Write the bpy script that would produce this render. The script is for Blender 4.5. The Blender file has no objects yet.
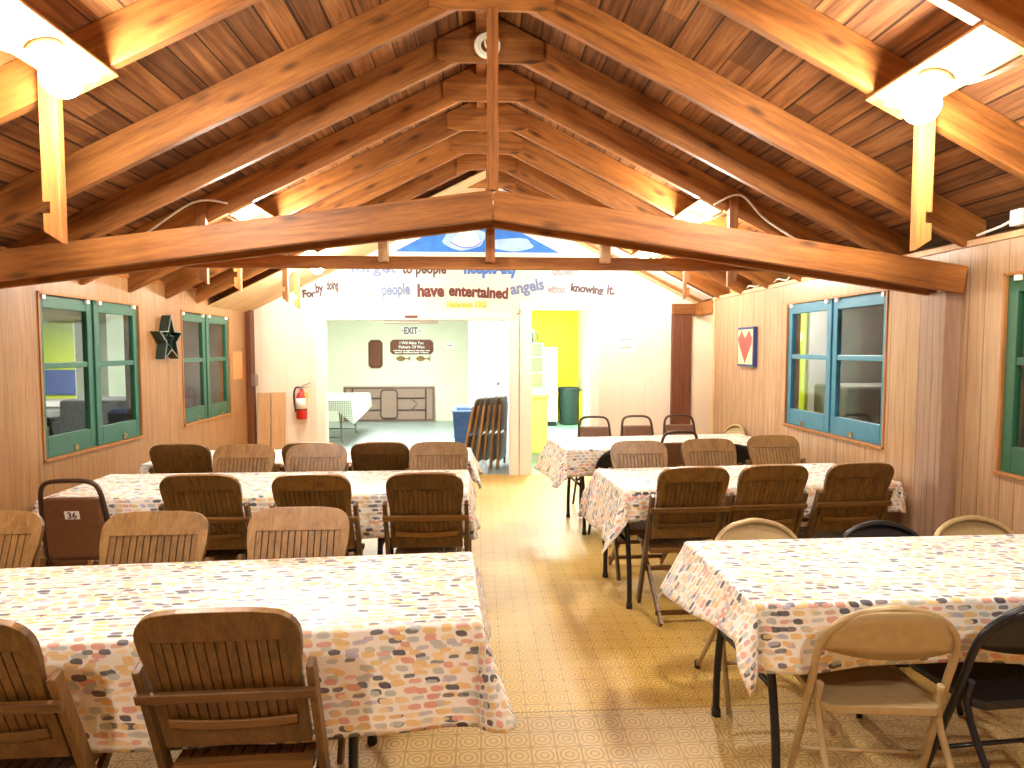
import bpy, bmesh, math, random
from mathutils import Vector, Matrix, Euler
PI = math.pi
random.seed(7)
scene = bpy.context.scene
COL = scene.collection

# ------------------------------------------------------------------ materials
class N:
    """tiny helper round a node tree"""
    def __init__(s, name):
        s.m = bpy.data.materials.new(name); s.m.use_nodes = True
        s.t = s.m.node_tree; s.t.nodes.clear()
        s.out = s.n('ShaderNodeOutputMaterial')
        s.b = s.n('ShaderNodeBsdfPrincipled')
        s.l(s.b.outputs[0], s.out.inputs[0])
    def n(s, typ, **k):
        nd = s.t.nodes.new(typ)
        for a, v in k.items(): setattr(nd, a, v)
        return nd
    def l(s, a, b): s.t.links.new(a, b)
    def val(s, inp, v):
        if hasattr(v, 'is_output') or isinstance(v, bpy.types.NodeSocket): s.l(v, inp)
        else: inp.default_value = v
    def math(s, op, a, b=0.0, c=None):
        nd = s.n('ShaderNodeMath', operation=op)
        s.val(nd.inputs[0], a); s.val(nd.inputs[1], b)
        if c is not None: s.val(nd.inputs[2], c)
        return nd.outputs[0]
    def mix(s, f, a, b, mode='MIX'):
        nd = s.n('ShaderNodeMix', data_type='RGBA', blend_type=mode)
        s.val(nd.inputs['Factor'], f)
        s.val(nd.inputs[6], col(a) if isinstance(a, tuple) else a)
        s.val(nd.inputs[7], col(b) if isinstance(b, tuple) else b)
        return nd.outputs[2]
    def ramp(s, f, stops, interp='LINEAR'):
        nd = s.n('ShaderNodeValToRGB'); cr = nd.color_ramp; cr.interpolation = interp
        while len(cr.elements) < len(stops): cr.elements.new(0.5)
        for e, (p, c) in zip(cr.elements, stops):
            e.position = p; e.color = col(c)
        s.val(nd.inputs[0], f)
        return nd.outputs[0]
    def coords(s, which='Object', scale=(1, 1, 1), loc=(0, 0, 0)):
        tc = s.n('ShaderNodeTexCoord'); mp = s.n('ShaderNodeMapping')
        mp.inputs['Scale'].default_value = scale; mp.inputs['Location'].default_value = loc
        s.l(tc.outputs[which], mp.inputs[0]); return mp.outputs[0]
    def xyz(s, v):
        nd = s.n('ShaderNodeSeparateXYZ'); s.l(v, nd.inputs[0]); return nd.outputs
    def comb(s, x=0.0, y=0.0, z=0.0):
        nd = s.n('ShaderNodeCombineXYZ')
        for i, v in enumerate((x, y, z)): s.val(nd.inputs[i], v)
        return nd.outputs[0]
    def noise(s, v, scale=5, detail=3, rough=.5, dist=0.0):
        nd = s.n('ShaderNodeTexNoise')
        s.l(v, nd.inputs['Vector']); nd.inputs['Scale'].default_value = scale
        nd.inputs['Detail'].default_value = detail; nd.inputs['Roughness'].default_value = rough
        nd.inputs['Distortion'].default_value = dist
        return nd.outputs[0]
    def white(s, v):
        nd = s.n('ShaderNodeTexWhiteNoise', noise_dimensions='3D'); s.l(v, nd.inputs[0]); return nd.outputs[0]
    def rnd(s): return s.n('ShaderNodeObjectInfo').outputs['Random']
    def bump(s, h, strength=.3, dist=.01):
        nd = s.n('ShaderNodeBump'); nd.inputs['Strength'].default_value = strength
        nd.inputs['Distance'].default_value = dist
        s.l(h, nd.inputs['Height']); s.l(nd.outputs[0], s.b.inputs['Normal'])
    def set(s, color=None, rough=.5, metal=0.0, spec=.5):
        if color is not None: s.val(s.b.inputs['Base Color'], col(color) if isinstance(color, tuple) else color)
        s.val(s.b.inputs['Roughness'], rough); s.val(s.b.inputs['Metallic'], metal)
        s.val(s.b.inputs['Specular IOR Level'], spec)
        return s.m

def col(c): return (c[0], c[1], c[2], 1.0) if len(c) == 3 else c
def srgb(r, g, b):
    f = lambda v: (v/255/12.92) if v/255 <= .04045 else ((v/255+.055)/1.055)**2.4
    return (f(r), f(g), f(b))

def plain(name, c, rough=.5, metal=0.0, spec=.5, noise=.06, nscale=14):
    n = N(name)
    v = n.coords('Object')
    f = n.noise(v, nscale, 3)
    d = tuple(max(0, x*(1-noise*2)) for x in c); b = tuple(min(1, x*(1+noise)) for x in c)
    return n.set(n.ramp(f, [(.3, d), (.7, b)]), rough, metal, spec)

def wood(name, dark, mid, light, axis='x', rough=.5, knots=0.0, scale=1.0, vary=.35, spec=.4, bump=.15):
    """grain running along one local axis"""
    n = N(name)
    r = n.rnd()
    sc = {'x': (1.2, 16, 16), 'y': (16, 1.2, 16), 'z': (16, 16, 1.2)}[axis]
    sc = tuple(a*scale for a in sc)
    base = n.coords('Object', sc)
    va = n.n('ShaderNodeVectorMath', operation='ADD'); n.l(base, va.inputs[0])
    off = n.math('MULTIPLY', r, 37.0); n.l(n.comb(off, off, off), va.inputs[1])
    v = va.outputs[0]
    g1 = n.noise(v, 1.0, 4, .6, 1.2)
    g2 = n.noise(v, 4.0, 2, .6, .3)
    g3 = n.noise(v, 11.0, 3, .7, .2)
    g = n.math('ADD', n.math('MULTIPLY', g1, .55), n.math('ADD', n.math('MULTIPLY', g2, .25), n.math('MULTIPLY', g3, .2)))
    c = n.ramp(g, [(.32, dark), (.5, mid), (.7, light)])
    tone = n.ramp(r, [(0, (1-vary,)*3), (1, (1+vary*.25,)*3)])
    c = n.mix(1.0, c, tone, 'MULTIPLY')
    if knots > 0:
        vs = tuple({'x': (2.6, 8, 8), 'y': (8, 2.6, 8), 'z': (8, 8, 2.6)}[axis])
        kv = n.coords('Object', vs)
        vo = n.n('ShaderNodeTexVoronoi'); n.l(kv, vo.inputs['Vector']); vo.inputs['Scale'].default_value = 1.0
        k = n.ramp(vo.outputs['Distance'], [(.06, (1, 1, 1)), (.2, (0, 0, 0))])
        c = n.mix(n.math('MULTIPLY', k, knots), c, tuple(x*.3 for x in dark))
    n.bump(g, bump, .004)
    return n.set(c, rough, 0, spec)

M = {}
M['rafter'] = wood('rafter_wood', srgb(96, 52, 18), srgb(150, 92, 38), srgb(186, 122, 58), 'x', .55, .75, .8, .25)
M['post_wood'] = wood('post_wood', srgb(100, 56, 22), srgb(150, 92, 42), srgb(180, 120, 60), 'z', .55, .3, .8, .25)
M['board_pale'] = wood('pale_board', srgb(186, 140, 96), srgb(206, 164, 118), srgb(218, 180, 136), 'z', .55, .5, .6, .1)
M['ply'] = wood('pale_plywood', srgb(200, 164, 112), srgb(218, 186, 134), srgb(228, 200, 150), 'x', .6, .4, .35, .1)
M['lamp_board'] = wood('lamp_board_wood', srgb(168, 112, 54), srgb(200, 146, 80), srgb(220, 172, 108), 'y', .5, .2, .7, .1)
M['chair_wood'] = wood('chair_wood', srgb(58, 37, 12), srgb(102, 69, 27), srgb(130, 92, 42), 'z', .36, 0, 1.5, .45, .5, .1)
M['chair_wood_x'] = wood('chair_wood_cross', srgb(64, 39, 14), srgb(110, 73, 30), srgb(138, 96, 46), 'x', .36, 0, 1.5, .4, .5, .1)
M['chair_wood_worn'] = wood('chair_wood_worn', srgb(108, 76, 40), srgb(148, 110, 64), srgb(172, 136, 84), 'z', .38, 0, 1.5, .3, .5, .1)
M['slat_gap'] = plain('slat_shadow_gap_wood', srgb(52, 30, 12), .6)
M['dark_post'] = wood('dark_brown_wood', srgb(84, 46, 26), srgb(108, 62, 38), srgb(128, 78, 50), 'z', .5, 0, .7, .1)
M['trim_wood'] = wood('trim_wood', srgb(164, 112, 60), srgb(192, 140, 84), srgb(206, 160, 104), 'y', .5, 0, .8, .1)
M['frame_wood'] = wood('window_casing_wood', srgb(132, 82, 38), srgb(164, 108, 56), srgb(184, 130, 74), 'z', .5, 0, .8, .1)

def panel_mat(name, dark, mid, light, axis='y', pitch=.203, rough=.35, groove=.5):
    """vertical-grain plywood panelling with narrow grooves; axis = horizontal run of the wall"""
    n = N(name)
    p = n.coords('Object')
    X = n.xyz(p); h = X[1] if axis == 'y' else X[0]
    # uneven groove spacing: three groove lines in each sheet repeat
    g = None
    for ph in (0.0, .29, .47, .78):
        f = n.math('FRACT', n.math('ADD', n.math('DIVIDE', h, pitch*2), ph))
        d = n.math('MULTIPLY', n.math('ABSOLUTE', n.math('SUBTRACT', f, .5)), pitch*2)
        k = n.math('LESS_THAN', d, .0035)
        g = k if g is None else n.math('MAXIMUM', g, k)
    cell = n.math('FLOOR', n.math('DIVIDE', h, 1.22))
    sv = n.coords('Object', (14, 14, .9))
    va = n.n('ShaderNodeVectorMath', operation='ADD'); n.l(sv, va.inputs[0])
    o = n.math('MULTIPLY', cell, 7.3); n.l(n.comb(o, o, 0.0), va.inputs[1])
    a = n.noise(va.outputs[0], 1.0, 4, .6, 1.5); b = n.noise(va.outputs[0], 5.0, 2, .6)
    gr = n.math('ADD', n.math('MULTIPLY', a, .6), n.math('MULTIPLY', b, .4))
    c = n.ramp(gr, [(.32, dark), (.5, mid), (.68, light)])
    c = n.mix(n.math('MULTIPLY', g, groove), c, tuple(x*.3 for x in dark))
    n.bump(n.math('SUBTRACT', n.math('MULTIPLY', gr, .15), n.math('MULTIPLY', g, groove)), .25, .004)
    return n.set(c, rough, 0, .5)
M['panel_left'] = panel_mat('panelling_left', srgb(128, 88, 52), srgb(152, 110, 68), srgb(164, 124, 82), 'y', .34, .4, .35)
M['panel_right'] = panel_mat('panelling_right', srgb(148, 112, 78), srgb(170, 136, 102), srgb(182, 150, 118), 'y', .25, .27, .5)
M['panel_pilaster'] = panel_mat('panelling_pilaster', srgb(144, 112, 90), srgb(164, 134, 112), srgb(176, 148, 126), 'y', .1)

def white_boards(name, c, axis='x', pitch=.3):
    n = N(name)
    X = n.xyz(n.coords('Object')); h = X[0] if axis == 'x' else X[1]
    f = n.math('FRACT', n.math('DIVIDE', h, pitch))
    k = n.math('LESS_THAN', f, .006/pitch)
    nz = n.noise(n.coords('Object', (6, 6, 1)), 1.5, 3)
    base = n.ramp(nz, [(.3, tuple(x*.93 for x in c)), (.7, c)])
    cc = n.mix(n.math('MULTIPLY', k, .35), base, tuple(x*.45 for x in c))
    n.bump(n.math('SUBTRACT', 1.0, k), .3, .004)
    return n.set(cc, .5, 0, .4)
M['far_wall'] = white_boards('painted_boards_cream', srgb(232, 218, 198))
M['white_trim'] = plain('white_paint_trim', srgb(236, 230, 216), .45, noise=.02)
M['pale_wall'] = plain('pale_pink_wall', srgb(226, 206, 178), .5, noise=.03, nscale=3)
M['back_green'] = plain('pale_green_wall', srgb(222, 226, 200), .5, noise=.03, nscale=2)
M['white_wall'] = plain('white_wall', srgb(232, 234, 230), .5, noise=.02, nscale=2)
M['yellow'] = plain('yellow_wall', srgb(240, 226, 40), .5, noise=.03, nscale=2)
M['lime'] = plain('lime_wall', srgb(190, 206, 30), .5, noise=.05, nscale=2)
M['mint_floor'] = plain('mint_floor', srgb(150, 205, 170), .35, noise=.05, nscale=3)
M['grey_floor'] = plain('grey_blue_floor', srgb(150, 166, 162), .4, noise=.08, nscale=3)
M['dim_ceiling'] = plain('dim_ceiling', srgb(140, 122, 108), .7, noise=.05)
M['dark_room'] = plain('dark_room_wall', srgb(96, 86, 80), .6, noise=.12, nscale=4)
M['grey_room'] = plain('grey_room_wall', srgb(160, 150, 148), .6, noise=.05, nscale=3)

def ceiling_mat():
    n = N('roof_planks')
    P = n.xyz(n.coords('Object'))
    ax = n.math('ADD', n.math('MULTIPLY', P[0], 1/.128), 50)
    pl = n.math('FLOOR', ax); fr = n.math('FRACT', ax)
    sh = n.white(n.comb(pl, 3.0, 1.0))
    seg = n.math('FLOOR', n.math('ADD', n.math('DIVIDE', P[1], .85), n.math('MULTIPLY', sh, 9.0)))
    tone = n.white(n.comb(pl, seg, 5.0))
    v = n.coords('Object', (22, 1.3, 22))
    va = n.n('ShaderNodeVectorMath', operation='ADD'); n.l(v, va.inputs[0])
    o = n.math('MULTIPLY', pl, 5.7); n.l(n.comb(o, o, o), va.inputs[1])
    g = n.noise(va.outputs[0], 1.0, 4, .65, 1.0)
    c = n.ramp(g, [(.3, srgb(92, 58, 34)), (.5, srgb(138, 92, 54)), (.72, srgb(172, 122, 74))])
    t = n.ramp(tone, [(0, (.5, .47, .5)), (.35, (.8, .76, .74)), (1, (1.2, 1.12, 1.0))])
    c = n.mix(1.0, c, t, 'MULTIPLY')
    gap = n.math('LESS_THAN', n.math('MINIMUM', fr, n.math('SUBTRACT', 1.0, fr)), n.math('ADD', .015, n.math('MULTIPLY', sh, .05)))
    c = n.mix(n.math('MULTIPLY', gap, .85), c, srgb(30, 16, 10))
    n.bump(n.math('SUBTRACT', n.math('MULTIPLY', g, .2), gap), .5, .008)
    return n.set(c, .6, 0, .3)
M['roof'] = ceiling_mat()

def floor_mat():
    n = N('patterned_vinyl_floor')
    p = n.coords('Object'); P = n.xyz(p)
    S = .1
    fx = n.math('SUBTRACT', n.math('FRACT', n.math('ADD', n.math('DIVIDE', P[0], S), 100)), .5)
    fy = n.math('SUBTRACT', n.math('FRACT', n.math('ADD', n.math('DIVIDE', P[1], S), 100)), .5)
    r = n.math('SQRT', n.math('ADD', n.math('MULTIPLY', fx, fx), n.math('MULTIPLY', fy, fy)))
    ax, ay = n.math('ABSOLUTE', fx), n.math('ABSOLUTE', fy)
    mx = n.math('MAXIMUM', ax, ay)
    grid = n.math('GREATER_THAN', mx, .465)
    ring = n.math('LESS_THAN', n.math('ABSOLUTE', n.math('SUBTRACT', r, .36)), .03)
    ring2 = n.math('LESS_THAN', n.math('ABSOLUTE', n.math('SUBTRACT', r, .16)), .03)
    diag = n.math('LESS_THAN', n.math('ABSOLUTE', n.math('SUBTRACT', ax, ay)), .03)
    diag = n.math('MULTIPLY', diag, n.math('GREATER_THAN', r, .36))
    line = n.math('MAXIMUM', n.math('MAXIMUM', ring, ring2), n.math('MAXIMUM', grid, diag))
    big = n.noise(p, 1.1, 4, .6)
    sp = n.noise(p, 60, 3, .7)
    base = n.ramp(n.math('ADD', n.math('MULTIPLY', big, .75), n.math('MULTIPLY', sp, .25)),
                  [(.3, srgb(182, 140, 62)), (.5, srgb(212, 174, 88)), (.7, srgb(226, 194, 118))])
    # the sheet nearest the camera is older and greyer; a seam runs across the room
    near = n.math('LESS_THAN', P[1], 2.62)
    base = n.mix(n.math('MULTIPLY', near, .35), base, srgb(206, 184, 148))
    seam = n.math('LESS_THAN', n.math('ABSOLUTE', n.math('SUBTRACT', P[1], n.math('ADD', 2.62, n.math('MULTIPLY', n.noise(p, .8, 2), .05)))), .004)
    c = n.mix(n.math('MULTIPLY', line, .55), base, srgb(132, 92, 40))
    worn = n.ramp(n.noise(p, 2.3, 5, .7), [(.52, (0, 0, 0)), (.75, (1, 1, 1))])
    c = n.mix(n.math('MULTIPLY', worn, .3), c, srgb(222, 200, 150))
    c = n.mix(n.math('MULTIPLY', seam, .6), c, srgb(90, 66, 34))
    n.bump(n.math('SUBTRACT', n.math('MULTIPLY', sp, .3), line), .06, .003)
    return n.set(c, n.math('ADD', .34, n.math('MULTIPLY', sp, .2)), 0, .5)
M['floor'] = floor_mat()

def cloth_mat():
    n = N('brush_stroke_cloth')
    tc = n.n('ShaderNodeTexCoord'); u0, v0, _ = n.xyz(tc.outputs['UV'])
    out = srgb(242, 238, 230)
    cc = None
    nz = n.noise(n.comb(u0, v0, 0.0), 60, 2, .5)
    nz2 = n.noise(n.comb(u0, v0, 4.0), 22, 2, .5)
    layers = [(.053, .0262, 0.0, 0.4), (.047, .0245, 5.1, .6)]
    base = n.mix(0.0, out, out)
    for W, Hh, sd, skip in layers:
        vv = n.math('ADD', n.math('DIVIDE', v0, Hh), 200+sd)
        vv = n.math('ADD', vv, n.math('MULTIPLY', n.math('SUBTRACT', nz2, .5), .5))
        row = n.math('FLOOR', vv); fv = n.math('SUBTRACT', n.math('FRACT', vv), .5)
        rr = n.white(n.comb(row, sd, 2.0))
        uu = n.math('ADD', n.math('ADD', n.math('DIVIDE', u0, W), 300), n.math('MULTIPLY', rr, 7.0))
        cell = n.math('FLOOR', uu); fu = n.math('SUBTRACT', n.math('FRACT', uu), .5)
        cid = n.comb(cell, row, sd)
        rc = n.white(cid)
        rw = n.white(n.comb(cell, row, sd+9.0)); rh = n.white(n.comb(row, cell, sd+3.0))
        fu = n.math('ADD', fu, n.math('MULTIPLY', fv, n.math('MULTIPLY', n.math('SUBTRACT', rh, .35), .35)))
        hw = n.math('ADD', .24, n.math('MULTIPLY', rw, .22)); hh = n.math('ADD', .24, n.math('MULTIPLY', rh, .18))
        jit = n.math('MULTIPLY', n.math('SUBTRACT', nz, .5), .35)
        a = n.math('POWER', n.math('DIVIDE', n.math('ABSOLUTE', fu), hw), 3.2)
        b = n.math('POWER', n.math('DIVIDE', n.math('ABSOLUTE', fv), hh), 2.6)
        d = n.math('ADD', n.math('ADD', a, b), jit)
        mask = n.math('MULTIPLY', n.math('LESS_THAN', d, 1.0), n.math('GREATER_THAN', rw, skip*.5))
        colr = n.ramp(rc, [(0, srgb(28, 36, 70)), (.12, srgb(222, 158, 142)), (.32, srgb(232, 198, 132)),
                           (.56, srgb(186, 194, 190)), (.76, srgb(184, 180, 204)), (.83, srgb(238, 214, 166)),
                           (.95, srgb(64, 80, 104))], 'CONSTANT')
        wash = n.mix(n.math('MULTIPLY', nz, .18), colr, srgb(236, 228, 214))
        al = n.math('MULTIPLY', mask, n.math('ADD', .78, n.math('MULTIPLY', rh, .2)))
        base = n.mix(al, base, wash)
    n.bump(nz2, .05, .004)
    return n.set(base, .42, 0, .35)
M['cloth'] = cloth_mat()

def check_mat():
    n = N('green_check_cloth')
    P = n.xyz(n.coords('Object'))
    a = n.math('GREATER_THAN', n.math('FRACT', n.math('ADD', n.math('DIVIDE', P[0], .036), 50)), .5)
    b = n.math('GREATER_THAN', n.math('FRACT', n.math('ADD', n.math('DIVIDE', n.math('ADD', P[1], P[2]), .036), 50)), .5)
    f = n.math('MULTIPLY', n.math('ADD', a, b), .5)
    return n.set(n.ramp(f, [(0, srgb(236, 240, 226)), (.5, srgb(204, 216, 194)), (1, srgb(150, 174, 148))]), .6)
M['check'] = check_mat()

M['tan_metal'] = plain('tan_enamel_metal', srgb(176, 152, 108), .38, .25, .5, .05, 30)
M['black_metal'] = plain('black_enamel_metal', srgb(34, 32, 36), .35, .3, .5, .1, 20)
M['brown_tube'] = plain('brown_tube_metal', srgb(74, 54, 44), .35, .3, .5, .05)
M['brown_vinyl'] = plain('brown_vinyl', srgb(112, 76, 50), .45, 0, .5, .08, 40)
M['rubber'] = plain('dark_rubber', srgb(40, 36, 34), .7)
M['table_top'] = plain('table_laminate', srgb(126, 96, 66), .45, 0, .5, .06)
M['table_edge'] = plain('table_edge', srgb(70, 56, 46), .45)
M['green_paint'] = plain('green_sash_paint', srgb(44, 94, 74), .35, 0, .5, .06, 9)
M['dkgreen_paint'] = plain('dark_green_sash_paint', srgb(44, 88, 62), .35, 0, .5, .06, 9)
M['blue_paint'] = plain('teal_sash_paint', srgb(56, 116, 140), .35, 0, .5, .06, 9)
M['white_plastic'] = plain('white_plastic', srgb(236, 234, 226), .35, noise=.02)
M['cream_plastic'] = plain('cream_plastic', srgb(226, 216, 192), .4, noise=.03)
M['brass'] = plain('brass', srgb(176, 150, 96), .35, .8)
M['steel'] = plain('steel', srgb(150, 142, 132), .4, .7)
M['red_enamel'] = plain('red_enamel', srgb(190, 34, 34), .3, 0, .5, .04)
M['black_plastic'] = plain('black_plastic', srgb(26, 26, 28), .45)
M['paper'] = plain('white_paper', srgb(240, 238, 230), .7, noise=.01)
M['orange_paper'] = plain('orange_paper', srgb(232, 138, 84), .7, noise=.02)
M['yellow_tag'] = plain('yellow_tag', srgb(222, 196, 110), .6)
M['star_green'] = plain('dark_green_tin', srgb(42, 60, 54), .45, .3, .5, .12, 20)
M['star_edge'] = plain('worn_star_edge', srgb(140, 146, 134), .5, .3, .5, .15, 30)
M['heart_red'] = plain('heart_red', srgb(206, 74, 70), .5, noise=.05)
M['canvas'] = plain('canvas_cream', srgb(238, 220, 160), .6, noise=.03)
M['navy'] = plain('navy_paint', srgb(40, 56, 112), .5)
M['mural_blue'] = plain('mural_blue', srgb(58, 122, 214), .6, 0, .3, .12, 6)
M['mural_cloud'] = plain('mural_cloud', srgb(160, 196, 238), .6, 0, .3, .1, 9)
M['mural_white'] = plain('mural_white', srgb(240, 240, 244), .6, 0, .3, .02)
M['mural_violet'] = plain('mural_violet', srgb(120, 126, 200), .6)
M['ink_brown'] = plain('lettering_brown', srgb(104, 52, 48), .6)
M['ink_dark'] = plain('lettering_dark', srgb(82, 62, 70), .6)
M['ink_grey'] = plain('lettering_grey', srgb(150, 144, 152), .6)
M['ink_blue'] = plain('lettering_blue', srgb(74, 116, 180), .6)
M['ink_bluegrey'] = plain('lettering_blue_grey', srgb(106, 124, 160), .6)
M['ink_yellow'] = plain('lettering_yellow', srgb(228, 200, 90), .6)
M['plaque'] = wood('plaque_wood', srgb(78, 42, 26), srgb(110, 62, 40), srgb(132, 80, 54), 'x', .25, 0, 1, .1, .6)
M['fish_wood'] = wood('fish_wood', srgb(120, 92, 44), srgb(158, 128, 70), srgb(180, 150, 92), 'x', .5, 0, 1, .3)
M['folded_top'] = plain('folded_table_laminate', srgb(152, 128, 112), .5, noise=.04)
M['folded_line'] = plain('folded_table_frame', srgb(84, 66, 58), .5)
M['bin_blue'] = plain('blue_bin_plastic', srgb(58, 84, 128), .4, noise=.06)
M['bin_blue_lid'] = plain('blue_bin_lid', srgb(120, 146, 190), .4, noise=.04)
M['bin_dark'] = plain('dark_green_bin_plastic', srgb(52, 70, 68), .45, noise=.08)
M['pale_yellow'] = plain('pale_yellow_cabinet', srgb(226, 226, 130), .5, noise=.03)
M['shelf_green'] = plain('pale_green_shelf', srgb(190, 214, 180), .5, noise=.03)
M['poster_blue'] = plain('blue_poster', srgb(40, 66, 140), .5, noise=.12, nscale=9)
M['grey_cloth'] = plain('grey_cover', srgb(120, 116, 116), .7, noise=.15, nscale=30)
M['coil'] = plain('white_hose', srgb(226, 218, 196), .45, noise=.04)
M['cable'] = plain('white_cable', srgb(222, 214, 200), .5)
M['pale_blue'] = plain('pale_blue_plastic', srgb(176, 200, 226), .4)

def emit(name, c, s):
    n = N(name); n.set(c, .4)
    n.b.inputs['Emission Color'].default_value = col(c); n.b.inputs['Emission Strength'].default_value = s
    return n.m
BULB = 330.0
M['bulb'] = emit('lit_bulb', (1.0, .94, .84), BULB)
M['tube'] = emit('lit_tube', (1.0, .97, .86), 9.0)

def glass_mat():
    n = N('window_glass')
    tr = n.n('ShaderNodeBsdfTransparent'); gl = n.n('ShaderNodeBsdfGlossy'); gl.inputs['Roughness'].default_value = .02
    tr.inputs[0].default_value = (.9, .93, .92, 1)
    lw = n.n('ShaderNodeLayerWeight'); lw.inputs[0].default_value = .5
    f5 = n.math('POWER', lw.outputs['Facing'], 4.0)
    fac = n.math('MULTIPLY_ADD', f5, .35, .02)
    mx = n.n('ShaderNodeMixShader')
    n.l(fac, mx.inputs[0]); n.l(tr.outputs[0], mx.inputs[1]); n.l(gl.outputs[0], mx.inputs[2])
    n.l(mx.outputs[0], n.out.inputs[0])
    return n.m
M['glass'] = glass_mat()

# ------------------------------------------------------------------ mesh helpers
class MB:
    def __init__(s): s.bm = bmesh.new(); s.mi = 0
    def _t(s, geom, mi=None):
        for f in geom: f.material_index = s.mi if mi is None else mi
    def box(s, c, size, rot=None, mi=None):
        r = bmesh.ops.create_cube(s.bm, size=1.0)
        mt = Matrix.Translation(c) @ (Euler(rot).to_matrix().to_4x4() if rot else Matrix()) @ Matrix.Diagonal((*size, 1))
        bmesh.ops.transform(s.bm, matrix=mt, verts=r['verts'])
        s._t({f for v in r['verts'] for f in v.link_faces}, mi); return s
    def box2(s, lo, hi, mi=None):
        return s.box([(a+b)/2 for a, b in zip(lo, hi)], [abs(b-a) for a, b in zip(lo, hi)], None, mi)
    def bar(s, p0, p1, w, h, mi=None, up=(0, 0, 1)):
        """rectangular bar from p0 to p1; w across, h along up"""
        p0, p1 = Vector(p0), Vector(p1); d = (p1-p0); L = d.length; d.normalize()
        u = Vector(up); x = d.cross(u)
        if x.length < 1e-4: x = d.cross(Vector((0, 1, 0)))
        x.normalize(); z = x.cross(d).normalized()
        m = Matrix((x, d, z)).transposed().to_4x4()
        r = bmesh.ops.create_cube(s.bm, size=1.0)
        bmesh.ops.transform(s.bm, matrix=Matrix.Translation((p0+p1)/2) @ m @ Matrix.Diagonal((w, L, h, 1)), verts=r['verts'])
        s._t({f for v in r['verts'] for f in v.link_faces}, mi); return s
    def prism(s, pts, d, mi=None):
        """polygon (3-D points, planar) pushed along vector d"""
        d = Vector(d)
        a = [s.bm.verts.new(Vector(p)) for p in pts]; b = [s.bm.verts.new(Vector(p)+d) for p in pts]
        n = len(pts); fs = [s.bm.faces.new(a), s.bm.faces.new(b[::-1])]
        for i in range(n): fs.append(s.bm.faces.new((a[i], b[i], b[(i+1) % n], a[(i+1) % n])))
        s._t(fs, mi); return s
    def ring(s, outer, inner, d, mi=None):
        """closed band between two loops of equal length, pushed along d"""
        d = Vector(d); n = len(outer)
        L = [[s.bm.verts.new(Vector(p)+o) for p in lp] for lp in (outer, inner) for o in (Vector(), d)]
        fs = []
        for i in range(n):
            j = (i+1) % n
            fs += [s.bm.faces.new((L[0][i], L[0][j], L[2][j], L[2][i])), s.bm.faces.new((L[1][i], L[3][i], L[3][j], L[1][j])),
                   s.bm.faces.new((L[0][i], L[1][i], L[1][j], L[0][j])), s.bm.faces.new((L[2][i], L[2][j], L[3][j], L[3][i]))]
        s._t(fs, mi); return s
    def tube(s, path, r, seg=8, closed=False, mi=None, smooth=True):
        P = [Vector(p) for p in path]; n = len(P); rings = []
        prev = None
        for i, p in enumerate(P):
            a = P[(i-1) % n] if (closed or i > 0) else p; b = P[(i+1) % n] if (closed or i < n-1) else p
            t = (b-a).normalized()
            if prev is None:
                u = t.cross(Vector((0, 0, 1)))
                if u.length < .05: u = t.cross(Vector((0, 1, 0)))
            else: u = prev - t*prev.dot(t)
            u.normalize(); prev = u; w = t.cross(u)
            rr = r[i] if isinstance(r, (list, tuple)) else r
            rings.append([s.bm.verts.new(p+u*math.cos(2*PI*k/seg)*rr+w*math.sin(2*PI*k/seg)*rr) for k in range(seg)])
        fs = []
        for i in range(n if closed else n-1):
            A, B = rings[i], rings[(i+1) % n]
            for k in range(seg):
                f = s.bm.faces.new((A[k], A[(k+1) % seg], B[(k+1) % seg], B[k])); f.smooth = smooth; fs.append(f)
        if not closed: fs += [s.bm.faces.new(rings[0][::-1]), s.bm.faces.new(rings[-1])]
        s._t(fs, mi); return s
    def lathe(s, prof, c=(0, 0, 0), seg=24, axis=None, mi=None):
        """profile of (radius, height) turned round z (or along axis vector)"""
        rings = []; q = Vector((0, 0, 1)).rotation_difference(Vector(axis)) if axis else None
        for r, z in prof:
            row = []
            for k in range(seg):
                v = Vector((r*math.cos(2*PI*k/seg), r*math.sin(2*PI*k/seg), z))
                if q: v = q @ v
                row.append(s.bm.verts.new(v+Vector(c)))
            rings.append(row)
        fs = []
        for A, B in zip(rings, rings[1:]):
            for k in range(seg):
                f = s.bm.faces.new((A[k], A[(k+1) % seg], B[(k+1) % seg], B[k])); f.smooth = True; fs.append(f)
        fs += [s.bm.faces.new(rings[0][::-1]), s.bm.faces.new(rings[-1])]
        s._t(fs, mi); return s
    def build(s, name, mats, parent=None, bevel=0, loc=None, seg=2):
        bmesh.ops.recalc_face_normals(s.bm, faces=s.bm.faces)
        me = bpy.data.meshes.new(name); s.bm.to_mesh(me); s.bm.free()
        for m in (mats if isinstance(mats, (list, tuple)) else [mats]): me.materials.append(M[m] if isinstance(m, str) else m)
        o = bpy.data.objects.new(name, me); COL.objects.link(o)
        if parent: o.parent = parent
        if loc: o.location = loc
        if bevel:
            b = o.modifiers.new('bevel', 'BEVEL'); b.width = bevel; b.segments = seg; b.limit_method = 'ANGLE'; b.angle_limit = math.radians(40)
        return o

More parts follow.
